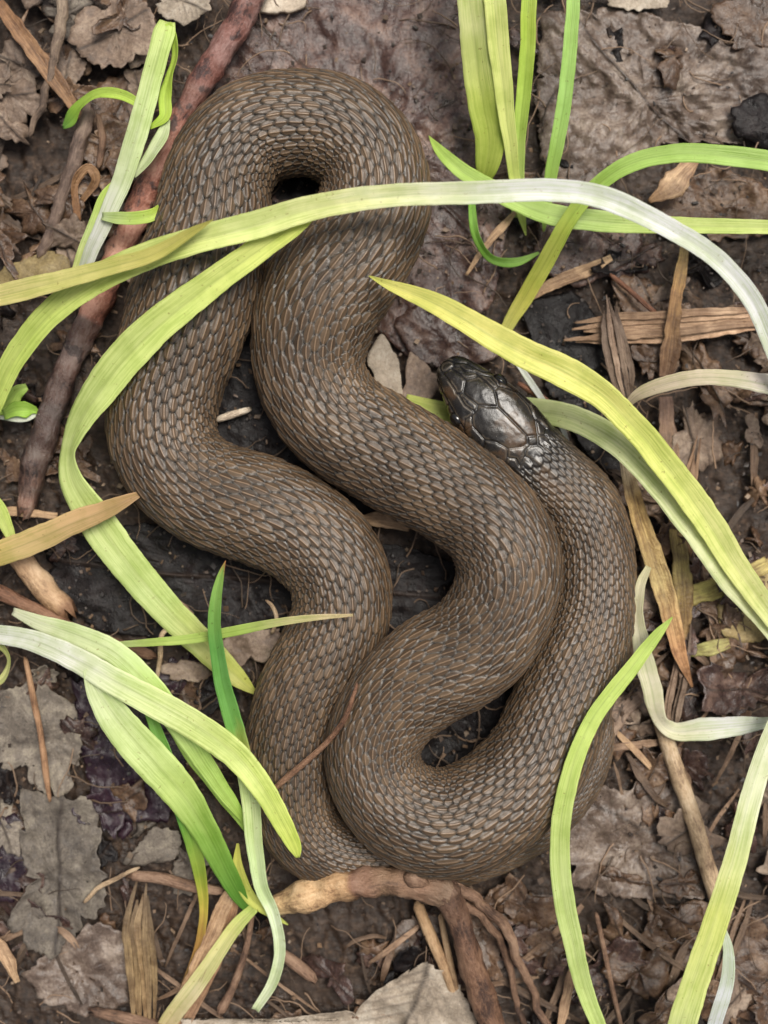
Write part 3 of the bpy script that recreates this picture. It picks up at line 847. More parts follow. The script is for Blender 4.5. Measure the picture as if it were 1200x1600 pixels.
stick([(138, 170, 56, 9), (126, 215, 54, 11), (108, 280, 50, 11), (90, 335, 44, 9), (64, 400, 36, 8)], 'grey', 'shaggy grey stem beside the green sprout', 'stem', 'broken_stalk', seed=217, wob=4, lump=.2)
stick([(40, 1030, 34, 4), (52, 1090, 36, 5), (64, 1150, 36, 5), (72, 1210, 34, 5), (78, 1250, 30, 3)], 'straw', 'thin brown stem lying over the speckled grey leaf', 'stem', 'broken_stalk', seed=218, sides=8, tint=[(0, (.7, .5, .4)), (1, (.7, .5, .4))])
stick([(132, 1408, 32, 3), (160, 1382, 36, 4), (200, 1362, 36, 3), (216, 1354, 32, 3)], 'straw', 'thin pale rootlet by the small grey leaf flake', 'rootlet', 'rootlet', seed=219, sides=8, wob=4)
stick([(205, 1368, 28, 8), (250, 1372, 30, 9), (300, 1385, 30, 9), (345, 1392, 28, 7)], 'brown', 'short brown stalk crossing under the dark green blades', 'stalk', 'broken_stalk', seed=220)
stick([(145, 1580, 26, 8), (190, 1590, 26, 9), (245, 1602, 26, 9)], 'brown', 'reddish brown twig beneath the blue grey wet leaf', 'twig', 'twig', seed=221)
stick([(440, 1490, 18, 9), (465, 1508, 20, 10), (490, 1530, 18, 8)], 'brown', 'rusty brown root stub in the mud below the white grass base', 'root', 'root', seed=222)
stick([(932, 1428, 24, 4), (945, 1490, 26, 4), (958, 1550, 24, 4), (975, 1620, 20, 3)], 'brown', 'thin dark rootlet between the curved blade and the yellow stem', 'rootlet', 'rootlet', seed=223, sides=8)
stick([(395, 1420, 40, 4), (385, 1480, 34, 5), (365, 1540, 26, 6), (345, 1580, 20, 8)], 'brown', 'brown tapering dead stalk left of the white curved stem', 'stalk', 'dead_stalk', seed=224)
stick([(812, 600, 30, 4), (850, 625, 26, 6), (885, 665, 24, 5)], 'brown', 'thin reddish rootlet beside the snake cheek', 'rootlet', 'rootlet', seed=225, sides=8, tint=[(0, (1, .7, .6)), (1, (1, .7, .6))])
stick([(955, 430, 28, 4), (985, 455, 28, 4), (1025, 490, 26, 4)], 'brown', 'thin reddish twig above the crossed flat straws', 'twig', 'twig', seed=226, sides=8, tint=[(0, (1, .7, .6)), (1, (1, .7, .6))])
stick([(155, 260, 40, 5), (160, 215, 46, 6), (152, 180, 44, 4)], 'brown', 'short brown stalk under the looping green leaf', 'stalk', 'dead_stalk', seed=227, sides=8)


# ------------------------------------------------------------------ flat strips: grass blades, dry straw strips
def mat_blade():
    t = NT('grass_blade')
    at = t.n('Attribute', attribute_name='col')
    tc = t.n('TexCoord')
    v = t.coord(1.0, True)
    uvm = t.n('Mapping', {'Vector': tc.outputs['UV'], 'Scale': (15.0, 0.008, 1)}).outputs[0]
    st = t.noise(uvm, 1.0, 4, 0.65)
    nb = t.noise(v, 0.02, 4, 0.6)
    c = t.mix(t.ramp(st, [(0.36, 0.6), (0.56, 0.0)]), at.outputs['Color'], t.mix(1.0, at.outputs['Color'], (0.62, 0.72, 0.40), 'MULTIPLY'))
    c = t.mix(t.ramp(nb, [(0.38, 0.65), (0.58, 0.0)]), c, t.mix(1.0, c, (0.74, 0.80, 0.58), 'MULTIPLY'))
    spot = t.ramp(t.noise(v, 0.14, 3, 0.6), [(0.66, 0.0), (0.73, 0.7)])
    c = t.mix(spot, c, t.mix(1.0, c, (0.5, 0.42, 0.25), 'MULTIPLY'))
    t.P(Base_Color=c, Roughness=t.ramp(st, [(0.3, 0.34), (0.7, 0.5)]), Specular_IOR_Level=0.4)
    t.set(t.b.inputs['Normal'], t.bump(st, 0.6, 2.0))
    tr = t.n('BsdfTranslucent', {'Color': c})
    mx = t.n('MixShader', {0: 0.38, 1: t.b.outputs[0], 2: tr.outputs[0]})
    t.t.links.new(mx.outputs[0], t.out.inputs['Surface'])
    return t.m


def mat_dry():
    t = NT('dry_strip')
    at = t.n('Attribute', attribute_name='col')
    tc = t.n('TexCoord')
    v = t.coord(1.0, True)
    uvm = t.n('Mapping', {'Vector': tc.outputs['UV'], 'Scale': (8.0, 0.02, 1)}).outputs[0]
    st = t.noise(uvm, 1.0, 5, 0.7, 0.3)
    nb = t.noise(v, 0.03, 5, 0.65)
    c = t.mix(t.ramp(st, [(0.36, 0.75), (0.58, 0.0)]), at.outputs['Color'], t.mix(1.0, at.outputs['Color'], (0.32, 0.24, 0.18), 'MULTIPLY'))
    c = t.mix(t.ramp(nb, [(0.4, 0.75), (0.6, 0.0)]), c, t.mix(1.0, c, (0.4, 0.33, 0.27), 'MULTIPLY'))
    t.P(Base_Color=c, Roughness=t.ramp(nb, [(0.3, 0.4), (0.7, 0.7)]))
    t.set(t.b.inputs['Normal'], t.bump(t.math('ADD', st, t.noise(v, 0.2, 4)), 0.8, 2.2))
    return t.m


MG, MD = mat_blade(), mat_dry()


def strip(name, path, stops, mat=None, parent=None, fold=0.16, seed=0, thick=1.7, step=4.0, rib=True, ragged=0.0):
    """flat tapering strip; path rows: px, py, z, full width[, roll deg]; stops: (t, rgb) along its length"""
    rows = [tuple(r) + (0,) * (5 - len(r)) for r in path]
    d = catmull(np.array(rows, float), 16)
    d, s = resample(d, step)
    d[:, 3] = np.maximum(d[:, 3], 0.4)
    d[:, 0] += 1.2 * fbm(s / 50, 0 * s, 0, seed + 11, 2)
    C = W(d[:, 0], d[:, 1], d[:, 2])
    T, N, B = frames(C)
    rl = np.radians(d[:, 4] + 5 * fbm(s / 80, 0 * s + 3, 0, seed + 13, 2))[:, None]
    N2 = N * np.cos(rl) + B * np.sin(rl)
    B2 = -N * np.sin(rl) + B * np.cos(rl)
    nu = 11
    u = np.linspace(-1, 1, nu)
    hw = d[:, 3][:, None] * 0.5 * (1 - d[:, 2][:, None] / CAM) + 0 * u[None]
    hw = hw * (1 + 0.035 * fbm(s[:, None] / 14, np.sign(u)[None] * 7 + 0 * s[:, None], 0, seed + 16, 3))
    if ragged:
        hw = hw * (1 + ragged * fbm(s[:, None] / 18, np.sign(u)[None] * 4 + 0 * s[:, None], 0, seed + 15, 3))
    hgt = fold * hw * (np.abs(u)[None] ** 1.3) + 0.05 * hw * fbm(s[:, None] / 60, u[None] * 1.5, 0, seed + 17, 2)
    if rib:
        hgt = hgt - 0.035 * hw * np.exp(-(u[None] / 0.10) ** 2) + 0.012 * hw * np.cos(u[None] * 22)
    top = C[:, None] + N2[:, None] * (u[None] * hw)[..., None] + B2[:, None] * hgt[..., None]
    th = thick * (1 - 0.75 * np.abs(u)[None] ** 3)
    bot = top - B2[:, None] * th[..., None]
    V = np.concatenate([top, bot[:, ::-1]], 1)
    cc = np.array([q[1] for q in stops], float)
    tt = np.array([q[0] for q in stops])
    f = s / s[-1]
    fj = f[:, None] + 0.03 * fbm(s[:, None] / 35, u[None] * 2, 0, seed + 19, 3)
    col = np.stack([np.interp(fj, tt, cc[:, k]) for k in range(3)], -1)
    col = np.minimum(1.2 * col * np.array([1.06, 1, 1.02]) + 0.045 * sstep(.3, .55, col[..., :1]), 0.88) * (1 + 0.07 * np.sign(u)[None, :, None] * np.sin(seed)) * (1 - 0.12 * np.exp(-(u / 0.09) ** 2))[None, :, None]
    col = np.concatenate([col, col[:, ::-1]], 1)
    uu = np.concatenate([u, u[::-1]])[None] * 0.5 + 0.5 + 0 * s[:, None]
    uv = np.stack([uu, s[:, None] + 0 * uu], -1)
    n2 = 2 * nu
    caps = [np.arange(n2)[::-1].copy(), (len(s) - 1) * n2 + np.arange(n2)]
    return mesh_raw_at(name, V, mat or MG, V.reshape(-1, 3).mean(0), col, caps, parent, uv)


YG, PG, WH = (0.60, 0.66, 0.17), (0.58, 0.70, 0.33), (0.72, 0.76, 0.66)
GR, DG, YE = (0.30, 0.50, 0.085), (0.10, 0.29, 0.05), (0.66, 0.62, 0.17)
TAN, BR, CR = (0.48, 0.34, 0.18), (0.26, 0.14, 0.06), (0.66, 0.60, 0.46)


def grass(label, path, stops, cat='grass blade', **kw):
    return tag(strip('grass_leaf', path, stops, **kw), label, 'grass')


def dry(label, path, stops, name='dry_strip', cat='straw', **kw):
    kw.setdefault('ragged', 0.25)
    kw.setdefault('fold', 0.06)
    papery = kw.pop('papery', False)
    return tag(strip(name, path, stops, MG if papery else MD, **kw), label, cat)


# long arch over the snake
grass('long blade arching over the snake, white on one half and yellow green on the other',
      [(1330, 900, 10, 30), (1270, 700, 90, 30), (1215, 560, 170, 30), (1175, 470, 205, 31), (1120, 405, 225, 31), (1040, 355, 235, 33), (945, 310, 240, 36), (860, 298, 240, 36), (740, 302, 236, 36), (600, 307, 228, 36),
       (490, 325, 222, 40), (400, 352, 215, 44), (300, 378, 208, 42), (220, 405, 195, 44), (130, 450, 172, 44), (60, 510, 150, 40), (15, 575, 130, 36), (-30, 680, 90, 32), (-70, 820, 30, 26), (-80, 900, 2, 20)],
      [(0, (.74, .76, .86)), (.3, (.74, .77, .86)), (.42, (.72, .78, .66)), (.5, (.70, .78, .46)), (.56, (.66, .74, .34)), (.68, (.58, .66, .22)), (.8, (.50, .61, .15)), (1, (.40, .5, .1))], seed=1, fold=.22)
grass('broad yellow green blade crossing the left coils and bending back at the reddish stick',
      [(500, 322, 214, 8), (470, 345, 208, 30), (420, 380, 202, 38), (350, 430, 196, 44), (270, 490, 186, 52), (200, 555, 166, 58), (150, 620, 142, 56, 12), (120, 670, 118, 46, 30), (108, 705, 104, 36, 40), (112, 745, 96, 44, 25), (150, 812, 86, 58, 5),
       (200, 880, 76, 56), (258, 948, 66, 50), (320, 1010, 58, 44), (370, 1058, 52, 30), (402, 1086, 48, 3)],
      [(0, YG), (.3, (.55, .66, .2)), (.5, (.55, .66, .24)), (.8, (.50, .62, .22)), (1, (.5, .5, .1))], seed=2)
grass('short yellow blade with an olive tip lying along the pale arching blade',
      [(334, 343, 232, 1), (300, 362, 230, 14), (240, 397, 224, 24), (180, 415, 212, 26), (100, 437, 200, 30), (40, 452, 188, 34), (-20, 468, 170, 32), (-90, 500, 110, 26), (-170, 560, 10, 20)],
      [(0, (.36, .34, .07)), (.2, (.5, .48, .12)), (.5, (.6, .58, .22)), (1, (.6, .5, .25))], seed=3)
# right side blades
grass('broad bright yellow blade with a pointed tip touching the upper snake coil',
      [(577, 431, 168, 1.8), (610, 446, 172, 15.8), (670, 470, 178, 31.7), (740, 508, 182, 40.5), (810, 548, 182, 45.8), (890, 586, 178, 49.3), (940, 616, 172, 44.0, 14), (985, 660, 164, 42.2, 10), (1040, 725, 148, 44.0), (1100, 805, 122, 45.8), (1150, 885, 98, 40.5), (1215, 975, 64, 31.7), (1300, 1080, 30, 24.6), (1340, 1130, 0, 17.6)],
      [(0, (.60, .60, .14)), (.2, (.66, .66, .17)), (.5, (.63, .68, .19)), (.75, (.66, .74, .30)), (1, (.6, .7, .45))], seed=4, fold=.2)
grass('pale green blade passing under the snake head and beside the bright yellow blade',
      [(632, 628, 42, 26), (680, 645, 46, 40), (740, 655, 42, 44), (800, 640, 40, 36), (840, 642, 50, 40), (900, 655, 78, 40), (960, 688, 108, 42), (1020, 745, 118, 44), (1080, 815, 110, 48), (1140, 900, 92, 46), (1190, 965, 58, 30), (1240, 1030, 50, 26), (1290, 1100, 0, 20)],
      [(0, (.46, .52, .12)), (.16, (.46, .54, .12)), (.26, (.62, .78, .36)), (.6, (.64, .80, .42)), (1, (.68, .80, .5))], seed=5, fold=.06)
up = empty('grass_clump', W(760, 260, 20))
tag(up, 'clump of upright green and yellow blades standing on the maroon leaf', 'grass')
strip('blade', [(752, 290, 28, 10), (760, 262, 50, 34), (765, 220, 72, 46), (755, 160, 100, 48, -14), (745, 90, 124, 46, -16), (737, 20, 146, 42, -10), (730, -70, 160, 38), (720, -170, 120, 20)], [(0, (.4, .5, .08)), (.3, (.5, .6, .12)), (.55, (.58, .63, .28)), (1, (.5, .6, .2))], parent=up, seed=6, fold=.3)
strip('blade', [(822, 368, 24, 2), (814, 330, 34, 15), (803, 270, 54, 18), (794, 200, 92, 24), (786, 130, 120, 30), (778, 60, 144, 34), (772, -10, 162, 34), (764, -120, 150, 26)], [(0, (.56, .66, .16)), (.3, (.62, .70, .22)), (.7, (.62, .68, .24)), (1, (.5, .62, .2))], parent=up, seed=7)
strip('blade', [(806, 340, 18, 16), (810, 285, 34, 17), (812, 220, 60, 19), (818, 150, 86, 23), (824, 70, 108, 24), (826, 0, 122, 24), (830, -110, 110, 18)], [(0, (.46, .58, .20)), (.4, (.42, .6, .1)), (.7, (.46, .6, .08)), (1, (.36, .5, .08))], parent=up, seed=8, fold=.3)
strip('blade', [(850, 362, 22, 3), (853, 330, 34, 14), (862, 270, 60, 20), (874, 200, 88, 23), (886, 120, 112, 23), (893, 50, 128, 22), (897, -20, 138, 20), (900, -120, 120, 14)], [(0, (.40, .58, .12)), (.4, (.40, .64, .18)), (1, (.40, .62, .16))], parent=up, seed=9)
strip('blade', [(671, 212, 66, 1), (686, 234, 70, 16), (715, 262, 72, 24), (755, 288, 68, 28), (800, 312, 64, 30), (860, 335, 70, 34), (940, 346, 92, 34), (1050, 352, 110, 27), (1150, 354, 116, 24), (1230, 356, 110, 22), (1330, 360, 40, 18)], [(0, (.40, .58, .10)), (.2, (.42, .6, .14)), (.4, (.46, .62, .22)), (.6, (.54, .66, .2)), (1, (.58, .66, .24))], parent=up, seed=10)
strip('blade', [(738, 285, 40, 8), (738, 330, 46, 12), (746, 375, 44, 14, 40), (768, 404, 40, 13, 30), (805, 410, 38, 14), (842, 395, 36, 4)], [(0, (.22, .45, .06)), (.6, (.2, .42, .06)), (1, (.3, .5, .12))], parent=up, seed=11)
grass('narrow green blade curving up from the soil past the white arch to the right',
      [(778, 545, 8, 12), (796, 505, 24, 20), (820, 465, 44, 26), (855, 405, 74, 27), (890, 342, 104, 25), (930, 292, 134, 25), (985, 256, 156, 28), (1060, 240, 172, 30), (1140, 244, 178, 32), (1220, 256, 172, 32), (1330, 290, 90, 26), (1400, 330, 10, 20)],
      [(0, (.62, .60, .2)), (.12, (.56, .56, .1)), (.25, (.46, .56, .08)), (.4, (.40, .6, .14)), (1, (.44, .62, .2))], seed=12)
dry('cream dry blade arching right from under the bright yellow blade',
    [(978, 636, 60, 8), (995, 618, 80, 18), (1040, 600, 104, 24), (1090, 590, 120, 25), (1150, 592, 126, 26), (1210, 604, 120, 32), (1300, 640, 40, 20), (1340, 660, 4, 12)], [(0, (.55, .48, .34)), (.4, (.62, .57, .43)), (.7, (.66, .66, .62)), (1, (.6, .6, .6))], name='withered_leaf', cat='dry blade', seed=13, ragged=.08, papery=True)
dry('brown withered leaf blade hanging beside the right bend of the snake',
    [(968, 650, 66, 12), (974, 700, 62, 18), (985, 760, 58, 24), (1005, 830, 56, 30), (1030, 900, 52, 34), (1048, 960, 48, 30), (1062, 1020, 42, 22), (1082, 1074, 34, 3)], [(0, (.62, .55, .4)), (.2, (.6, .5, .3)), (.3, (.48, .33, .10)), (.6, (.42, .34, .13)), (.85, (.45, .25, .1)), (1, (.32, .18, .08))], name='withered_leaf', cat='dry blade', seed=14, ragged=.1, fold=.3)
dry('greenish brown limp leaf behind the brown withered blade', [(1050, 780, 30, 14), (1062, 860, 32, 26), (1068, 930, 30, 28), (1072, 1000, 22, 12)], [(0, (.3, .22, .08)), (.5, (.24, .2, .06)), (1, (.3, .2, .08))], name='withered_leaf', cat='dry blade', seed=15)
dry('yellow green flattened blade piece left of the tattered yellow leaf', [(1060, 935, 26, 24), (1100, 925, 28, 34), (1150, 905, 28, 30), (1200, 880, 24, 24)], [(0, (.36, .34, .08)), (1, (.44, .38, .12))], name='withered_leaf', cat='dry blade', seed=16)
dry('small olive blade stub below the tattered yellow leaf', [(1076, 1020, 24, 14), (1110, 1012, 26, 24), (1140, 1004, 22, 16)], [(0, (.34, .38, .1)), (1, (.4, .38, .14))], name='withered_leaf', cat='dry blade', seed=17)
dry('white translucent folded ribbon of dead leaf touching the snake flank',
    [(1014, 885, 82, 10), (1000, 918, 86, 16, 20), (996, 965, 84, 20, 30), (1005, 1020, 78, 30), (1020, 1080, 66, 32), (1032, 1125, 54, 24, 30), (1052, 1142, 50, 26, -10), (1095, 1140, 58, 36, -20), (1140, 1136, 66, 32, -20), (1205, 1128, 72, 16), (1290, 1120, 30, 14)],
    [(0, (.55, .52, .34)), (.3, (.62, .62, .46)), (.55, (.68, .66, .5)), (.7, (.72, .72, .66)), (1, (.68, .7, .66))], name='dead_ribbon', cat='dry blade', seed=18, ragged=.08, papery=True)
grass('curved yellow green blade bowing round the lower right bend of the snake',
      [(1050, 964, 110, 2), (1028, 990, 122, 16), (985, 1045, 138, 24), (935, 1110, 160, 26), (900, 1180, 176, 28), (880, 1260, 172, 30), (874, 1330, 156, 31), (882, 1410, 132, 33), (897, 1480, 108, 31), (915, 1550, 78, 27), (945, 1620, 66, 22), (990, 1700, 10, 16)],
      [(0, (.46, .6, .14)), (.3, (.48, .62, .14)), (.6, (.54, .66, .26)), (1, (.5, .64, .2))], seed=19, fold=.25)
grass('straight yellow green stem blade with a white back slanting past the tan straw',
      [(1260, 1000, 40, 14), (1215, 1120, 110, 28), (1185, 1200, 140, 33), (1160, 1290, 160, 36), (1138, 1370, 170, 38), (1112, 1450, 172, 40), (1085, 1530, 166, 42), (1060, 1610, 150, 44), (1030, 1720, 40, 30)],
      [(0, (.66, .72, .6)), (.35, (.64, .70, .48)), (.6, (.60, .66, .2)), (1, (.6, .70, .34))], seed=20, fold=.5)
grass('thin bluish white stem curving down beside the yellow green stem', [(1126, 1440, 120, 6), (1136, 1480, 112, 16), (1136, 1530, 104, 22), (1122, 1580, 92, 24), (1104, 1640, 60, 20)], [(0, (.62, .7, .5)), (.4, (.62, .68, .74)), (1, (.62, .66, .78))], cat='grass stem', seed=21, fold=.4)
grass('thin white stem lying on the litter beside the snake cheek', [(808, 568, 40, 7), (825, 592, 38, 10), (850, 628, 34, 9), (878, 668, 28, 8), (888, 690, 24, 5)], [(0, (.66, .7, .74)), (1, (.6, .62, .62))], cat='grass stem', seed=22, fold=.3)
# left sprout
spr = empty('grass_sprout', W(140, 400, 30))
tag(spr, 'pale green sprout with a folded tip and looping side leaves against the reddish stick', 'grass sprout')
strip('stalk', [(112, 470, 60, 14), (140, 400, 88, 22), (165, 345, 104, 27), (190, 285, 116, 31), (213, 215, 126, 34), (232, 145, 134, 33), (246, 90, 140, 33), (258, 50, 142, 34), (262, 34, 138, 24)], [(0, (.58, .60, .62)), (.25, (.62, .65, .62)), (.45, (.58, .66, .44)), (.7, (.56, .68, .32)), (1, (.56, .70, .22))], parent=spr, seed=23, fold=.2)
strip('blade', [(262, 36, 140, 10), (272, 60, 138, 16, 40), (274, 90, 132, 18, 50), (264, 120, 124, 18, 40), (258, 150, 118, 20), (258, 182, 116, 18), (234, 200, 118, 6)], [(0, (.52, .68, .12)), (1, (.44, .62, .06))], parent=spr, seed=24)
strip('blade', [(262, 186, 112, 8), (252, 215, 114, 24, 20), (234, 245, 116, 24, 30), (210, 276, 116, 6)], [(0, (.58, .68, .4)), (1, (.56, .64, .42))], parent=spr, seed=25)
strip('blade', [(228, 172, 120, 10), (205, 155, 122, 15), (178, 146, 118, 17), (150, 148, 108, 18, 20), (128, 164, 92, 22, 30), (112, 186, 74, 24, 10), (98, 200, 60, 4)], [(0, (.5, .66, .1)), (.5, (.50, .68, .12)), (.8, (.34, .56, .08)), (1, (.2, .42, .1))], parent=spr, seed=26, fold=.3)
strip('blade', [(112, 450, 70, 12), (130, 398, 84, 20), (150, 345, 98, 20), (165, 305, 106, 16), (178, 283, 108, 4)], [(0, (.56, .56, .22)), (.5, (.5, .62, .26)), (1, (.5, .66, .12))], parent=spr, seed=27, fold=.35)
strip('blade', [(160, 338, 108, 12), (185, 341, 120, 19), (215, 341, 126, 20), (240, 334, 122, 18, 20), (252, 318, 112, 4, 40)], [(0, (.54, .64, .36)), (.5, (.5, .66, .16)), (1, (.46, .62, .06))], parent=spr, seed=28, fold=.3)
ss = empty('crumpled_seedling', W(25, 640, 20))
tag(ss, 'small crumpled bright green seedling left of the reddish stick', 'seedling')
strip('leaf', [(-20, 640, 44, 20), (10, 632, 52, 26, 20), (25, 612, 56, 22, 40), (42, 604, 54, 10)], [(0, (.46, .62, .12)), (1, (.5, .7, .16))], parent=ss, seed=29, ragged=.4)
strip('leaf', [(5, 648, 50, 14), (30, 640, 54, 24), (52, 640, 50, 20, 30), (60, 646, 46, 4)], [(0, (.4, .6, .12)), (1, (.36, .6, .08))], parent=ss, seed=30, ragged=.4)
strip('stalk', [(-30, 640, 36, 14), (5, 648, 44, 16), (40, 652, 46, 14), (64, 642, 40, 6)], [(0, (.6, .62, .6)), (1, (.6, .66, .56))], parent=ss, seed=31)
# bottom left clump
grass('white based blade bending over the clump and pointing at the tail bend',
      [(-90, 975, 20, 20), (-20, 988, 70, 28), (50, 1000, 92, 33), (120, 1030, 106, 38), (180, 1065, 118, 42), (250, 1102, 126, 46), (320, 1142, 132, 46), (375, 1186, 136, 42), (415, 1238, 138, 36), (445, 1290, 134, 30), (462, 1325, 128, 20), (466, 1340, 124, 6)],
      [(0, (.66, .70, .66)), (.3, (.66, .74, .62)), (.45, (.60, .72, .36)), (.65, (.60, .70, .26)), (1, (.58, .68, .13))], seed=32, fold=.25)
grass('pale green blade running under the white based blade',
      [(20, 955, 56, 12), (60, 972, 74, 24), (120, 992, 90, 34), (180, 1020, 100, 38), (235, 1072, 104, 40), (285, 1140, 100, 36), (335, 1215, 92, 28), (368, 1262, 82, 18), (384, 1290, 74, 2)],
      [(0, (.62, .66, .5)), (.3, (.60, .72, .4)), (.5, (.5, .66, .22)), (1, (.42, .62, .12))], seed=33)
grass('broad blade folding from pale green to deep green beside the yellow stem',
      [(136, 1045, 112, 14, -30), (150, 1075, 108, 34, -10), (180, 1120, 104, 52), (222, 1170, 100, 60), (270, 1222, 94, 58), (312, 1282, 84, 46), (345, 1345, 72, 36), (372, 1395, 60, 26), (393, 1432, 50, 4)],
      [(0, (.62, .70, .48)), (.25, (.56, .68, .30)), (.5, (.48, .62, .18)), (.7, (.24, .42, .07)), (.9, (.11, .27, .035)), (1, (.09, .22, .03))], seed=34, fold=.25)
grass('dark green blade with a yellow withering base left of the deep green fold',
      [(230, 1100, 84, 14), (262, 1190, 86, 24), (282, 1255, 80, 26), (302, 1320, 70, 24), (314, 1375, 58, 19), (318, 1430, 46, 13), (308, 1490, 34, 14), (290, 1540, 22, 14)],
      [(0, (.2, .42, .08)), (.4, (.12, .34, .06)), (.6, (.3, .4, .06)), (.72, (.5, .42, .05)), (.82, (.42, .24, .06)), (1, (.3, .18, .08))], seed=35, fold=.3)
grass('stiff upright green blade with a pale curling base and a brown tip',
      [(352, 876, 150, 1), (346, 895, 150, 9), (338, 930, 148, 17), (336, 985, 140, 21), (345, 1050, 128, 25), (360, 1110, 118, 28), (378, 1175, 108, 30), (392, 1250, 98, 29), (400, 1330, 88, 26), (408, 1385, 80, 22), (428, 1430, 74, 19), (437, 1485, 66, 18), (425, 1535, 56, 17), (398, 1578, 44, 13)],
      [(0, (.4, .12, .05)), (.03, (.26, .44, .10)), (.2, (.13, .34, .08)), (.36, (.16, .38, .08)), (.42, (.4, .44, .12)), (.48, (.52, .62, .28)), (.66, (.55, .68, .36)), (.8, (.60, .70, .5)), (1, (.62, .70, .48))], seed=36, fold=.35)
grass('second green blade rising from the clump beside the stiff upright blade',
      [(268, 1140, 70, 10), (300, 1180, 74, 22), (345, 1235, 72, 26), (378, 1282, 64, 16), (392, 1310, 58, 3)], [(0, (.4, .58, .14)), (1, (.40, .6, .12))], seed=37)
grass('thin green blade with a dry tan tip reaching onto the lower left coil',
      [(170, 1008, 56, 8), (230, 1004, 84, 12), (300, 998, 106, 15), (370, 985, 132, 16), (430, 973, 152, 13), (490, 965, 162, 10), (552, 961, 164, 4)], [(0, (.5, .6, .3)), (.2, (.48, .62, .16)), (.55, (.40, .56, .12)), (.72, (.5, .5, .22)), (1, (.58, .46, .28))], seed=38)
dry('yellow brown dry blade with a curled pointed end beside the left coil', [(-60, 890, 60, 30), (0, 866, 84, 38), (60, 842, 98, 40), (120, 815, 108, 36), (170, 795, 112, 28), (205, 778, 112, 16), (226, 768, 108, 3)], [(0, (.5, .4, .08)), (.3, (.55, .44, .18)), (.6, (.5, .36, .16)), (1, (.42, .26, .12))], name='withered_leaf', cat='dry blade', seed=39, fold=.25, ragged=.08, papery=True)
grass('yellow green blade piece curling beside the yellow brown dry blade', [(-40, 760, 60, 20), (-5, 790, 64, 24), (12, 825, 60, 20), (25, 860, 52, 6)], [(0, (.46, .58, .12)), (1, (.56, .66, .2))], seed=40)
grass('pale curled leaf rim left of the speckled grey leaf', [(-30, 1000, 50, 12), (4, 1012, 58, 16, 40), (14, 1035, 58, 16, 60), (2, 1062, 52, 14, 30), (-30, 1075, 40, 8)], [(0, (.55, .58, .2)), (1, (.55, .58, .25))], seed=41)
grass('pale yellow stem running down from the stiff upright blade to the straw bundle', [(398, 1418, 56, 16), (370, 1445, 50, 22), (345, 1480, 44, 24), (312, 1530, 38, 28), (275, 1580, 30, 28), (235, 1640, 16, 22)], [(0, (.5, .62, .16)), (.2, (.60, .62, .24)), (.6, (.62, .58, .34)), (1, (.5, .38, .2))], cat='grass stem', seed=42, fold=.35)
grass('yellow leaf base below the stiff upright blade', [(372, 1318, 60, 4), (372, 1360, 60, 18), (390, 1400, 58, 20), (420, 1425, 54, 14), (450, 1445, 46, 2)], [(0, (.5, .5, .08)), (1, (.55, .62, .14))], seed=43)
# dry straw strips
TS = [(0, TAN), (.5, (.42, .29, .16)), (1, TAN)]
BS = [(0, BR), (.5, (.32, .2, .1)), (1, (.22, .13, .06))]
GS = [(0, (.2, .15, .11)), (.5, (.3, .23, .16)), (1, (.22, .17, .12))]
dry('brown flat dry strip slanting over the litter above the shaggy stem', [(-20, -20, 56, 16), (20, 35, 58, 22), (60, 90, 60, 26), (100, 145, 58, 22), (128, 185, 52, 10)], BS, seed=51, fold=.3)
dry('brown narrow strip standing over the wide flat straw', [(1072, 370, 34, 12), (1062, 430, 42, 18), (1054, 490, 44, 20), (1046, 550, 38, 28), (1040, 590, 26, 20)], [(0, (.2, .18, .06)), (.4, (.36, .22, .08)), (1, (.2, .13, .08))], seed=54, fold=.3)
dry('tan splinter of straw under the narrow green blade', [(818, 470, 20, 12), (860, 445, 24, 18), (910, 425, 24, 20), (955, 402, 20, 10)], TS, seed=55, thick=5)
dry('short tan straw splinter under the green loop', [(728, 430, 24, 4), (752, 395, 26, 10), (780, 360, 26, 12), (806, 330, 22, 6)], TS, seed=56)
dry('vertical brown strip below the dry cream blade', [(1040, 620, 20, 22), (1046, 700, 24, 28), (1056, 780, 22, 24), (1060, 850, 16, 14)], [(0, (.16, .1, .07)), (.5, (.26, .18, .1)), (1, (.36, .24, .1))], seed=57)
dry('pale tan straw strip in the bundle below the deep green blade', [(360, 1395, 34, 20), (340, 1440, 38, 24), (318, 1490, 38, 22), (290, 1550, 30, 22), (262, 1620, 20, 18)], TS, seed=60, fold=.3)
dry('brown straw strip in the bundle touching the yellow stem', [(372, 1400, 30, 12), (352, 1460, 36, 16), (325, 1530, 36, 18), (285, 1610, 24, 16)], [(0, (.34, .2, .1)), (1, (.36, .24, .14))], seed=61, fold=.3)
dry('tan split straw at the margin of the grey rotting leaf', [(-30, 1450, 26, 16), (5, 1490, 30, 24), (28, 1535, 24, 8)], TS, seed=62, thick=5)
dry('curled brown ribbon beside the shaggy stem', [(122, 345, 44, 10), (118, 285, 58, 14, 40), (138, 262, 66, 16, 10), (150, 280, 58, 14, -30), (128, 315, 46, 8)], BS, seed=63, fold=.3)
dry('thin brown straw pair under the broken tan stalk', [(-30, 798, 22, 12), (30, 800, 28, 14), (90, 806, 24, 10)], TS, seed=64)
dry('tan fibrous chip in the torn maroon leaf', [(1015, 315, 34, 10), (1045, 295, 38, 34), (1075, 262, 36, 30), (1090, 250, 30, 8)], [(0, (.36, .22, .1)), (.5, (.5, .36, .2)), (1, (.4, .26, .14))], seed=65, thick=4, ragged=.5)
dry('dark lower strip beside the snake tail', [(1000, 1090, 14, 16), (975, 1110, 18, 24), (950, 1150, 18, 22), (938, 1200, 12, 12)], GS, seed=66)
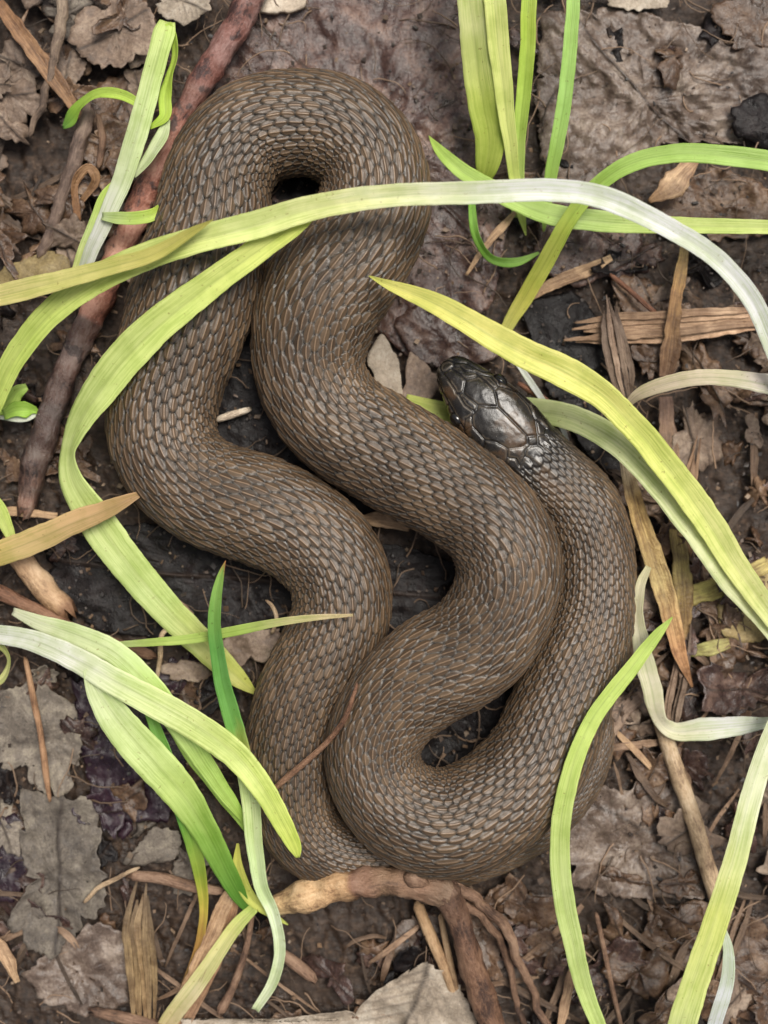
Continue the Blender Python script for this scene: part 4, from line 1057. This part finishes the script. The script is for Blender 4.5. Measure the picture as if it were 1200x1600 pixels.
dry('straw lying below the curved green blade foot', [(872, 1620, 16, 12), (885, 1560, 22, 16), (900, 1500, 20, 14), (910, 1460, 14, 6)], [(0, (.4, .28, .16)), (1, (.3, .2, .12))], seed=67)
dry('slim tan straw beneath the second coil at the dark gap', [(565, 812, 26, 14), (600, 812, 30, 26), (640, 822, 26, 16)], TS, seed=68, thick=5)
dry('narrow brown straw near the dark grey wet leaf', [(960, 1140, 14, 8), (995, 1175, 22, 10), (1030, 1215, 16, 6)], TS, seed=69)


def frayed(label, path, stops, n, seed, name='frayed_straw', cat='straw'):
    """a flattened straw that has split into fibrous strands"""
    P = np.array(path, float)
    root = empty(name, W(P[:, 0].mean(), P[:, 1].mean(), 4))
    tag(root, label, cat)
    rs = np.random.RandomState(seed)
    T = np.gradient(P[:, :2], axis=0)
    T /= np.linalg.norm(T, axis=1)[:, None]
    Nn = np.stack([-T[:, 1], T[:, 0]], 1)
    for k in range(n):
        o = (k + .5) / n - .5
        Q = P.copy()
        Q[:, :2] += Nn * (o * P[:, 3])[:, None] + rs.normal(0, 1.5, (len(P), 2))
        Q[:, 2] += rs.uniform(-4, 5)
        Q[0, :2] -= T[0] * rs.uniform(-25, 25)
        Q[-1, :2] += T[-1] * rs.uniform(-25, 25)
        Q[:, 3] = P[:, 3] / n * rs.uniform(.9, 1.5)
        Q[0, 3] *= .35
        Q[-1, 3] *= .3
        sh = rs.uniform(.65, 1.3)
        strip('strand', [tuple(q) for q in Q], [(a, tuple(np.array(c) * sh)) for a, c in stops], MD, parent=root, fold=.12, seed=seed * 7 + k, ragged=.3, thick=2.5)


frayed('wide flat tan straw split into fibres lying crosswise behind the bright yellow blade', [(895, 520, 24, 34), (960, 515, 30, 44), (1060, 508, 32, 46), (1150, 500, 30, 40), (1230, 495, 22, 30)], [(0, (.36, .25, .15)), (.4, (.42, .29, .17)), (.7, (.50, .36, .22)), (1, (.3, .18, .1))], 5, 52)
frayed('grey fibrous strip crossing over the wide flat straw', [(950, 470, 40, 20), (960, 520, 46, 36), (972, 580, 42, 36), (982, 640, 30, 26)], GS, 4, 53)
frayed('flat decayed strip standing beside the blue grey wet leaf', [(222, 1395, 26, 30), (216, 1450, 30, 44), (222, 1520, 30, 46), (228, 1620, 24, 40)], [(0, (.26, .2, .12)), (.5, (.30, .22, .1)), (1, (.36, .26, .13))], 5, 59)
frayed('grey brown weathered strip leading up to the white folded ribbon', [(1070, 1000, 26, 20), (1062, 1060, 30, 30), (1050, 1120, 28, 28), (1045, 1180, 22, 20)], GS, 4, 58)
frayed('tangled tan straw below the cream dry blade', [(1090, 690, 24, 14), (1075, 760, 28, 26), (1068, 840, 26, 26), (1075, 900, 20, 16)], [(0, (.3, .2, .12)), (.5, (.36, .25, .14)), (1, (.3, .2, .1))], 4, 71)

# scattered straws
rs = np.random.RandomState(5)
for k in range(90):
    zone = [(960, 380, 1260, 1640), (960, 1000, 1260, 1640), (-60, 0, 230, 460), (420, 1420, 960, 1640), (-60, 1380, 380, 1640)][k % 5]
    x, y, a, L = rs.uniform(zone[0], zone[2]), rs.uniform(zone[1], zone[3]), rs.uniform(0, 3.14), rs.uniform(30, 95)
    w = rs.uniform(4, 13)
    z = gh_low(x - 600, 800 - y) + rs.uniform(10, 26)
    dx, dy, bnd = math.cos(a) * L, math.sin(a) * L, rs.uniform(-12, 12)
    sh = rs.uniform(.35, 1.0)
    c0 = np.array([.33, .235, .15]) * sh * sh
    o = strip('straw', [(x - dx, y - dy, z - 8, w * .5), (x - dx * .4, y - dy * .4 + bnd, z, w), (x + dx * .4, y + dy * .4 + bnd, z + 3, w), (x + dx, y + dy, z - 6, w * .4)],
              [(0, c0), (.5, c0 * rs.uniform(.8, 1.3)), (1, c0 * .8)], MD, fold=.25, seed=500 + k, ragged=.3)
    tag(o, ' '.join(['pale' if sh > .8 else 'brown' if sh > .55 else 'dark', 'long' if L > 75 else 'short' if L < 48 else 'thin', 'straw fragment beside', nearest(x, y)]), 'straw', 'straw fragments in the litter')


# ------------------------------------------------------------------ fine litter nobody could count
def build_fibres():
    t = NT('root_fibre')
    at = t.n('Attribute', attribute_name='col')
    t.P(Base_Color=at.outputs['Color'], Roughness=0.6)
    rs = np.random.RandomState(77)
    Vs, Fs, Cs, off = [], [], [], 0
    for k in range(1300):
        x, y = rs.uniform(-250, 1450), rs.uniform(-250, 1850)
        L, a = rs.uniform(25, 120), rs.uniform(0, 6.28)
        n = 12
        cv = np.cumsum(rs.normal(0, .22, n)) + rs.uniform(-.12, .12) * np.arange(n)
        X = x + np.cumsum(np.cos(a + cv)) * L / n
        Y = y + np.cumsum(np.sin(a + cv)) * L / n
        Z = gh_low(X - 600, 800 - Y) + rs.uniform(6, 22) + 7 * np.sin(np.linspace(0, 3.1, n)) + rs.normal(0, .8, n)
        C = W(X, Y, Z)
        T, N, B = frames(C)
        r = rs.uniform(0.7, 1.9) * np.linspace(1, .45, n)
        th = np.linspace(0, 6.283, 5, endpoint=False)
        V = C[:, None] + r[:, None, None] * (N[:, None] * np.cos(th)[None, :, None] + B[:, None] * np.sin(th)[None, :, None])
        idx = np.arange(n * 5).reshape(n, 5) + off
        j2 = np.roll(idx, -1, 1)
        Fs.append(np.stack([idx[:-1], j2[:-1], j2[1:], idx[1:]], -1).reshape(-1, 4))
        Vs.append(V.reshape(-1, 3))
        c = np.array([.15, .098, .062]) * rs.uniform(.2, 1.8)
        Cs.append(np.tile(c, (n * 5, 1)))
        off += n * 5
    o = mesh_raw('root_fibres', np.vstack(Vs), np.vstack(Fs), t.m, None, np.vstack(Cs))
    tag(o, 'tangle of hair thin brown root fibres over the litter', 'fibres', kind='stuff')


def build_crumbs():
    t = NT('litter_crumb')
    at = t.n('Attribute', attribute_name='col')
    v = t.coord(1, False)
    t.P(Base_Color=t.mix(0.6, at.outputs['Color'], t.mix(1.0, at.outputs['Color'], t.ramp(t.noise(v, .4, 3), [(.3, .3), (.7, 1.5)]), 'MULTIPLY')), Roughness=0.55)
    rs = np.random.RandomState(78)
    n = 24000
    x, y = rs.uniform(-400, 1600, n), rs.uniform(-400, 2000, n)
    dens = fbm(x / 130, y / 130, 0, 90, 3)
    keep = dens > rs.uniform(-.7, .3, n)
    x, y = x[keep], y[keep]
    n = len(x)
    z = gh_low(x - 600, 800 - y) + rs.uniform(3, 22, n)
    P = W(x, y, z)
    r = np.minimum(np.exp(rs.normal(.75, .5, n)), 4.2)
    cube = np.array([(i, j, k) for i in (-1, 1) for j in (-1, 1) for k in (-1, 1)], float)
    faces = np.array([(0, 1, 3, 2), (4, 6, 7, 5), (0, 4, 5, 1), (2, 3, 7, 6), (0, 2, 6, 4), (1, 5, 7, 3)])
    sh = cube[None] * rs.uniform(.35, 1, (n, 8, 3)) * (r[:, None, None] * rs.uniform(.35, 1.5, (n, 1, 3)))
    sh[..., 2] *= .5
    a = rs.uniform(0, 6.28, n)
    ca, sa = np.cos(a)[:, None], np.sin(a)[:, None]
    V = np.stack([sh[..., 0] * ca - sh[..., 1] * sa, sh[..., 0] * sa + sh[..., 1] * ca, sh[..., 2] + .5 * rs.uniform(-1, 1, (n, 1)) * sh[..., 0]], -1) + P[:, None]
    F = (faces[None] + 8 * np.arange(n)[:, None, None]).reshape(-1, 4)
    base = np.array([(.03, .02, .014), (.07, .042, .025), (.13, .08, .045), (.20, .14, .09), (.015, .012, .011)])[rs.choice(5, n, p=[.3, .3, .2, .08, .12])]
    c = base * rs.uniform(.6, 1.4, (n, 1))
    o = mesh_raw('litter_crumbs', V.reshape(-1, 3), F, t.m, None, np.repeat(c, 8, 0), smooth_shade=False)
    tag(o, 'fine dark crumbs of rotted leaf and soil', 'crumbs', kind='stuff')


build_fibres()
build_crumbs()
